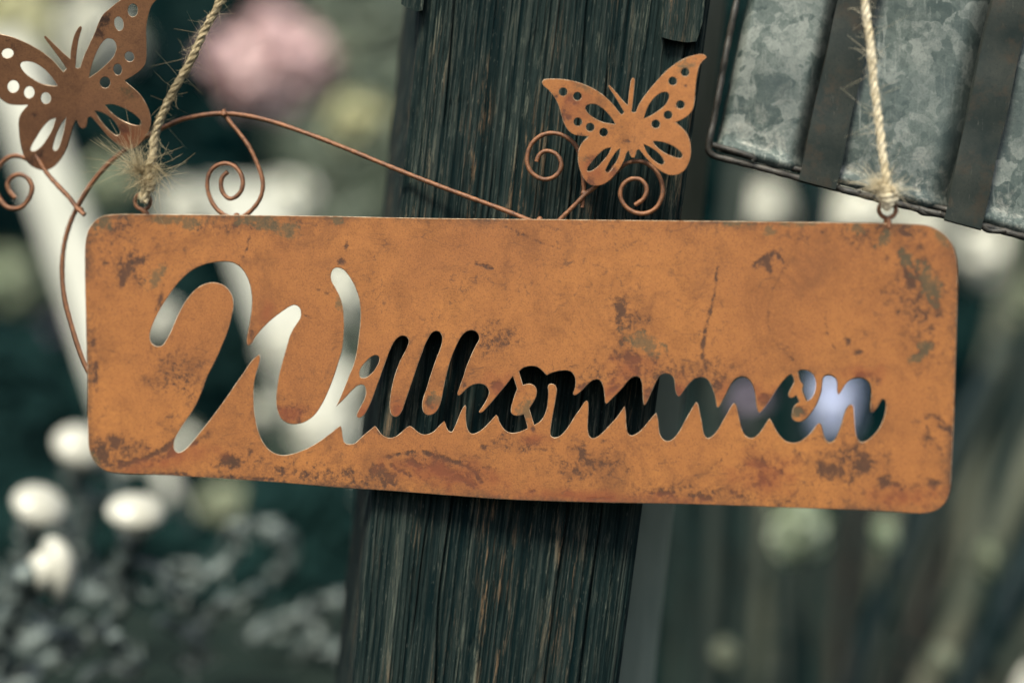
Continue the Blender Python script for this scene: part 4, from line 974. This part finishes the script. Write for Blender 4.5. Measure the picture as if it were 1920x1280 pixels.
pole((2050, 800), (1822, 1280), 56, 0.56, 'cane_dark', 'dark slanting pole at the right edge of the picture')
pole((2090, 980), (1870, 1280), 50, 0.64, 'cane_pale', 'pale slanting pole at the lower right corner of the picture')

pole((1441, 850), (1428, 1280), 26, 0.95, 'cane_pale', 'thin pale pole blurred between the grey green poles')
pole((1553, 850), (1530, 1280), 34, 1.05, 'cane', 'blurred grey pole right of the pale green blossom')
pole((1616, 850), (1575, 1280), 30, 0.95, 'cane_brown', 'brownish blurred pole below the right part of the sign')
pole((1694, 850), (1612, 1280), 30, 1.10, 'cane_pale', 'thin pale pole far behind, below the right part of the sign')
pole((1815, 760), (1690, 1280), 36, 0.95, 'cane_brown', 'brownish slanting pole below the lower right sign corner')
pole((1960, 600), (1780, 1280), 34, 1.00, 'cane', 'grey slanting pole far behind at the right')
pole((1905, 420), (1850, 760), 40, 1.10, 'cane_pale', 'pale pole rising right of the sign toward the crate')
pole((1290, 500), (1262, 1280), 26, 0.90, 'cane', 'blurred grey pole just right of the board behind the post')

def shrub(name, label, u0, u1, v0, y, count, mat='leaf'):
    g_row = row_at(GROUND, y)
    c0 = at((u0 + u1) / 2, g_row, y)
    root = empty(name, c0, label, 'shrub', 'dark shrubs behind the bench')
    mb = MB()
    for _ in range(count):
        v = v0 + (g_row - v0) * random.random() ** 1.2
        e = max(0.25, min(1, (v - v0) / 160.0)) ** .5
        u = (u0 + u1) / 2 + (u1 - u0) / 2 * e * random.uniform(-1, 1)
        p = at(u, v, y + random.uniform(-.05, .08)); s_ = random.uniform(.012, .03) * (1 + .6 * (y > 2)); a = random.uniform(0, 6.28)
        d = Vector((math.cos(a), random.gauss(-.1, .4), math.sin(a))).normalized(); t = d.cross(Vector((0.1, -1, random.gauss(.4, .4)))).normalized()
        mb.add([p - d * s_, p + t * s_ * .6 + Vector((0, -.003, 0)), p + d * s_, p - t * s_ * .6], [(0, 1, 2, 3)])
    mb.build('crown', M[mat], root, False)['kind'] = 'stuff'
    for i in range(4):
        top_ = at(u0 + (u1 - u0) * (i + .5) / 4, v0 + 60, y)
        tube('stem', [c0, c0.lerp(top_, .5) + Vector((0.02 * (i - 1.5), 0, 0)), top_], [.006, .005, .003], M['leaf'], root, 6)
shrub('shrub', 'dark shrub filling the gap between porcelain knobs and post', 400, 740, 905, 0.85, 3000)
shrub('shrub', 'dark shrub behind the porcelain knobs at the lower left', -80, 400, 900, 0.95, 2800)
shrub('shrub', 'grey green shrub blurred between pink blossom and post', 520, 860, -40, 2.6, 2600, 'leaf_mid')
shrub('shrub', 'dark shrub behind the left edge of the sign', -120, 150, 640, 1.05, 1600)

def blossom(u, v, rpx, y, petal, label, stemoff=20, npet=90, squash=(1, 1), leaves=5):  # besides the pink one, blossoms are added to stand in for soft blurs
    y = y * 2.2; c = at(u, v, y); k = (y + D) / FPX; r = rpx * k
    b = at(u + stemoff, v, y); b = Vector((b.x, y + 0.03, GROUND))
    root = empty('flowering_plant', b, label, 'flower', 'blurred blossoms behind the sign')
    mb = MB(); c_all = c; r_all = r
    lumps = [(c_all, r_all * .78)] + [(c_all + Vector((random.uniform(-1, 1) * squash[0], random.uniform(-.5, .5), random.uniform(-1, 1) * squash[1])).normalized() * r_all * random.uniform(.45, .75), r_all * random.uniform(.30, .58)) for _ in range(4)]
    for (c, r) in lumps:
      np_ = max(16, int(npet * (r / r_all) ** 2))
      for i in range(np_):
        z = 1 - 2 * (i + .5) / np_; ph = i * 2.39996
        d = Vector((math.sqrt(1 - z*z) * math.cos(ph), math.sqrt(1 - z*z) * math.sin(ph), z))
        d2 = (d + Vector((random.gauss(0, .22), random.gauss(0, .22), random.gauss(0, .22)))).normalized()
        t = d2.cross(Vector((0.3, 0.2, 1))).normalized(); s_ = d2.cross(t)
        sz = r * 0.36 * random.uniform(.7, 1.3); o = c + Vector((d2.x * r * squash[0], d2.y * r, d2.z * r * squash[1])) * random.uniform(.65, 1.08)
        cup = d2 * sz * 0.35
        V = [o - t * sz - s_ * sz * .2 + cup, o - s_ * sz + cup * .4, o + t * sz - s_ * sz * .2 + cup, o + t * sz * .7 + s_ * sz + cup, o - t * sz * .7 + s_ * sz + cup, o]
        mb.add(V, [(5, 0, 1), (5, 1, 2), (5, 2, 3), (5, 3, 4), (5, 4, 0)])
      V, F = lathe_data([(r * .02 , -r * .7), (r * .55, -r * .5), (r * .70, 0), (r * .55, r * .5), (r * .02, r * .7)], c, (0, 0, 1), 12)
      mb.add([Vector((c.x + (p.x - c.x) * squash[0], p.y, c.z + (p.z - c.z) * squash[1])) for p in V], F)
    c = c_all
    mb.build('blossom', M[petal], root, False)
    pts = [c.lerp(b, i / 8) + Vector((0.01 * math.sin(i * .8), 0.0, 0)) for i in range(9)]
    tube('stem', pts, 0.0028, M['leaf'], root, 6)
    for i in range(leaves):
        q = c.lerp(b, 0.12 + 0.13 * i); a = random.uniform(0, 6.28)
        d = Vector((math.cos(a), math.sin(a) * .4 + .2, 0.3)).normalized(); s_ = d.cross(Vector((0, 0, 1))).normalized()
        ln = (0.08 if y > 1 else 0.03) * random.uniform(.7, 1.2)
        V = [q, q + d * ln * .4 + s_ * ln * .26, q + d * ln + Vector((0, 0, -.01)), q + d * ln * .4 - s_ * ln * .26]
        mesh_obj('leaf', V, [(0, 1, 2, 3)], M['leaf'], root, False)
    return root
blossom(512, 130, 104, 0.95, 'petal_pink', 'large pink blossom blurred above the wire arch', 20, 90, (1.0, 1.1))
blossom(612, 120, 48, 0.98, 'petal_green', 'greenish cream stand-in bud blurred to the right of the pink blossom')
blossom(668, 225, 52, 0.90, 'petal_yellow', 'yellow cream stand-in blossom blurred beside the upper left of the post')
blossom(172, 75, 78, 1.0, 'petal_white', 'round white stand-in blossom behind the upper wing of the browner butterfly')
blossom(30, 40, 75, 1.1, 'petal_yellow', 'olive yellow stand-in blossom blurred in the top left corner')
blossom(215, 345, 58, 0.9, 'petal_green', 'olive cream stand-in blossom between the brown butterfly and the wire arch')
blossom(345, 395, 48, 0.85, 'petal_white', 'white stand-in blossom just above the sign between eyelet and wire scroll')
blossom(505, 400, 78, 0.82, 'petal_white', 'broad white stand-in blossom above the sign to the right of the wire scroll', 20, 90, (1.15, .8))
blossom(645, 545, 62, 0.60, 'petal_white', 'white stand-in blossom seen through the right arm of the letter W', 20, 90, (.8, 1.5))
blossom(535, 660, 46, 0.60, 'petal_white', 'white stand-in blossom seen through the middle of the letter W')
blossom(345, 830, 36, 0.60, 'petal_white', 'small white stand-in blossom behind the lower left foot of the letter W')
blossom(600, 800, 52, 0.60, 'petal_white', 'white stand-in blossom behind the bottom curve of the letter W')
blossom(305, 600, 34, 0.60, 'petal_white', 'white stand-in blossom seen through the left hook of the letter W', 20, 90, (1, 1.3))
blossom(488, 775, 26, 0.60, 'petal_white', 'small white stand-in blossom behind the lower left bowl of the letter W', 20, 90, (1, 1.4))
blossom(668, 712, 20, 0.50, 'petal_white', 'small white stand-in blossom showing through the dot of the letter i', 20, 90, (1, 1.3))
blossom(75, 628, 30, 0.75, 'petal_mauve', 'small mauve stand-in blossom blurred left of the sign')
blossom(20, 520, 62, 0.8, 'petal_green', 'grey green stand-in blossom blurred at the left edge')
blossom(430, 940, 46, 0.42, 'petal_green', 'pale grey green stand-in blossom below the left half of the sign', 20, 90, (1.5, .7))
blossom(1440, 390, 52, 0.85, 'petal_white', 'white stand-in blossom just right of the post above the sign', 10, 90, (.8, 1.2))
blossom(1625, 400, 70, 0.85, 'petal_white', 'bright white stand-in blossom behind the right eyelet', 10, 90, (1.3, .8))
blossom(1735, 420, 50, 0.90, 'petal_white', 'white stand-in blossom under the crate at the right sign corner', 10)
blossom(1850, 475, 62, 0.95, 'petal_white', 'cream white stand-in blossom right of the sign under the crate', 10, 90, (.9, 1.2))
blossom(1925, 560, 40, 0.95, 'petal_green', 'greenish stand-in blossom at the right edge below the crate', 10)
blossom(1557, 765, 52, 0.75, 'petal_blue', 'pale blue stand-in blossom seen through the letters e and n', 10, 90, (.85, 1.3))
blossom(1405, 755, 28, 0.75, 'petal_mauve', 'small brownish mauve stand-in blossom seen through the last letter m', 10)
blossom(1500, 980, 58, 0.235, 'petal_lime', 'pale green stand-in blossom below the right half of the sign', 10, 90, (1, 1.35))
blossom(1662, 1000, 24, 0.235, 'petal_lime', 'smaller pale green stand-in blossom near the lower right of the sign', 10, 90, (.8, 1.8))
blossom(1850, 1045, 24, 0.225, 'petal_green', 'narrow greenish stand-in blossom between the slanting poles', 10, 90, (.8, 2.4))
blossom(1770, 1235, 26, 0.22, 'petal_green', 'small round grey stand-in bud near the bottom right', 10)
blossom(1915, 1275, 50, 0.7, 'petal_white', 'pale stand-in blossom in the bottom right corner', 10)
blossom(1360, 1225, 26, 0.22, 'petal_green', 'small pale stand-in bud at the foot of the poles beside the post', 10)

# hedge: dark leaves in front of a dark sheet added to keep the sky out
hb = MB(); YH = 3.3
for _ in range(5200):
    x = random.uniform(-2.6, 2.6); z = random.uniform(GROUND, 1.9); y = YH - 0.02 - abs(random.gauss(0, .12))
    s_ = random.uniform(.03, .075); a = random.uniform(0, 6.28)
    d = Vector((math.cos(a), random.gauss(-.2, .5), math.sin(a))).normalized(); t = d.cross(Vector((0.1, -1, random.gauss(.4, .4)))).normalized()
    p = Vector((x, y, z))
    hb.add([p - d * s_, p + t * s_ * .5 + Vector((0, -.004, 0)), p + d * s_, p - t * s_ * .5], [(0, 1, 2, 3)])
hl = hb.build('hedge', M['leaf'], None, False); hl['kind'] = 'stuff'; hl['label'] = 'dark blue green hedge closing the background'; hl['category'] = 'hedge'
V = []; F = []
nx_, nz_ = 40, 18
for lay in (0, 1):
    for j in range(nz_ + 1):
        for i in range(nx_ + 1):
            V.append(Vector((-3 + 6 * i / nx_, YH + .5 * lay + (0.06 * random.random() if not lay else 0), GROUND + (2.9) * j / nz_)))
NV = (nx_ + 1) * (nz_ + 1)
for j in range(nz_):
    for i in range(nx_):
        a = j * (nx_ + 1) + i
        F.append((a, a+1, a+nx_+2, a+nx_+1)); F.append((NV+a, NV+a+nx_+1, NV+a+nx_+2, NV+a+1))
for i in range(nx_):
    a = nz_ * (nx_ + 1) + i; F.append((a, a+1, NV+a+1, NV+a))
mesh_obj('hedge_backing', V, F, M['hedge_backing'], hl, False)
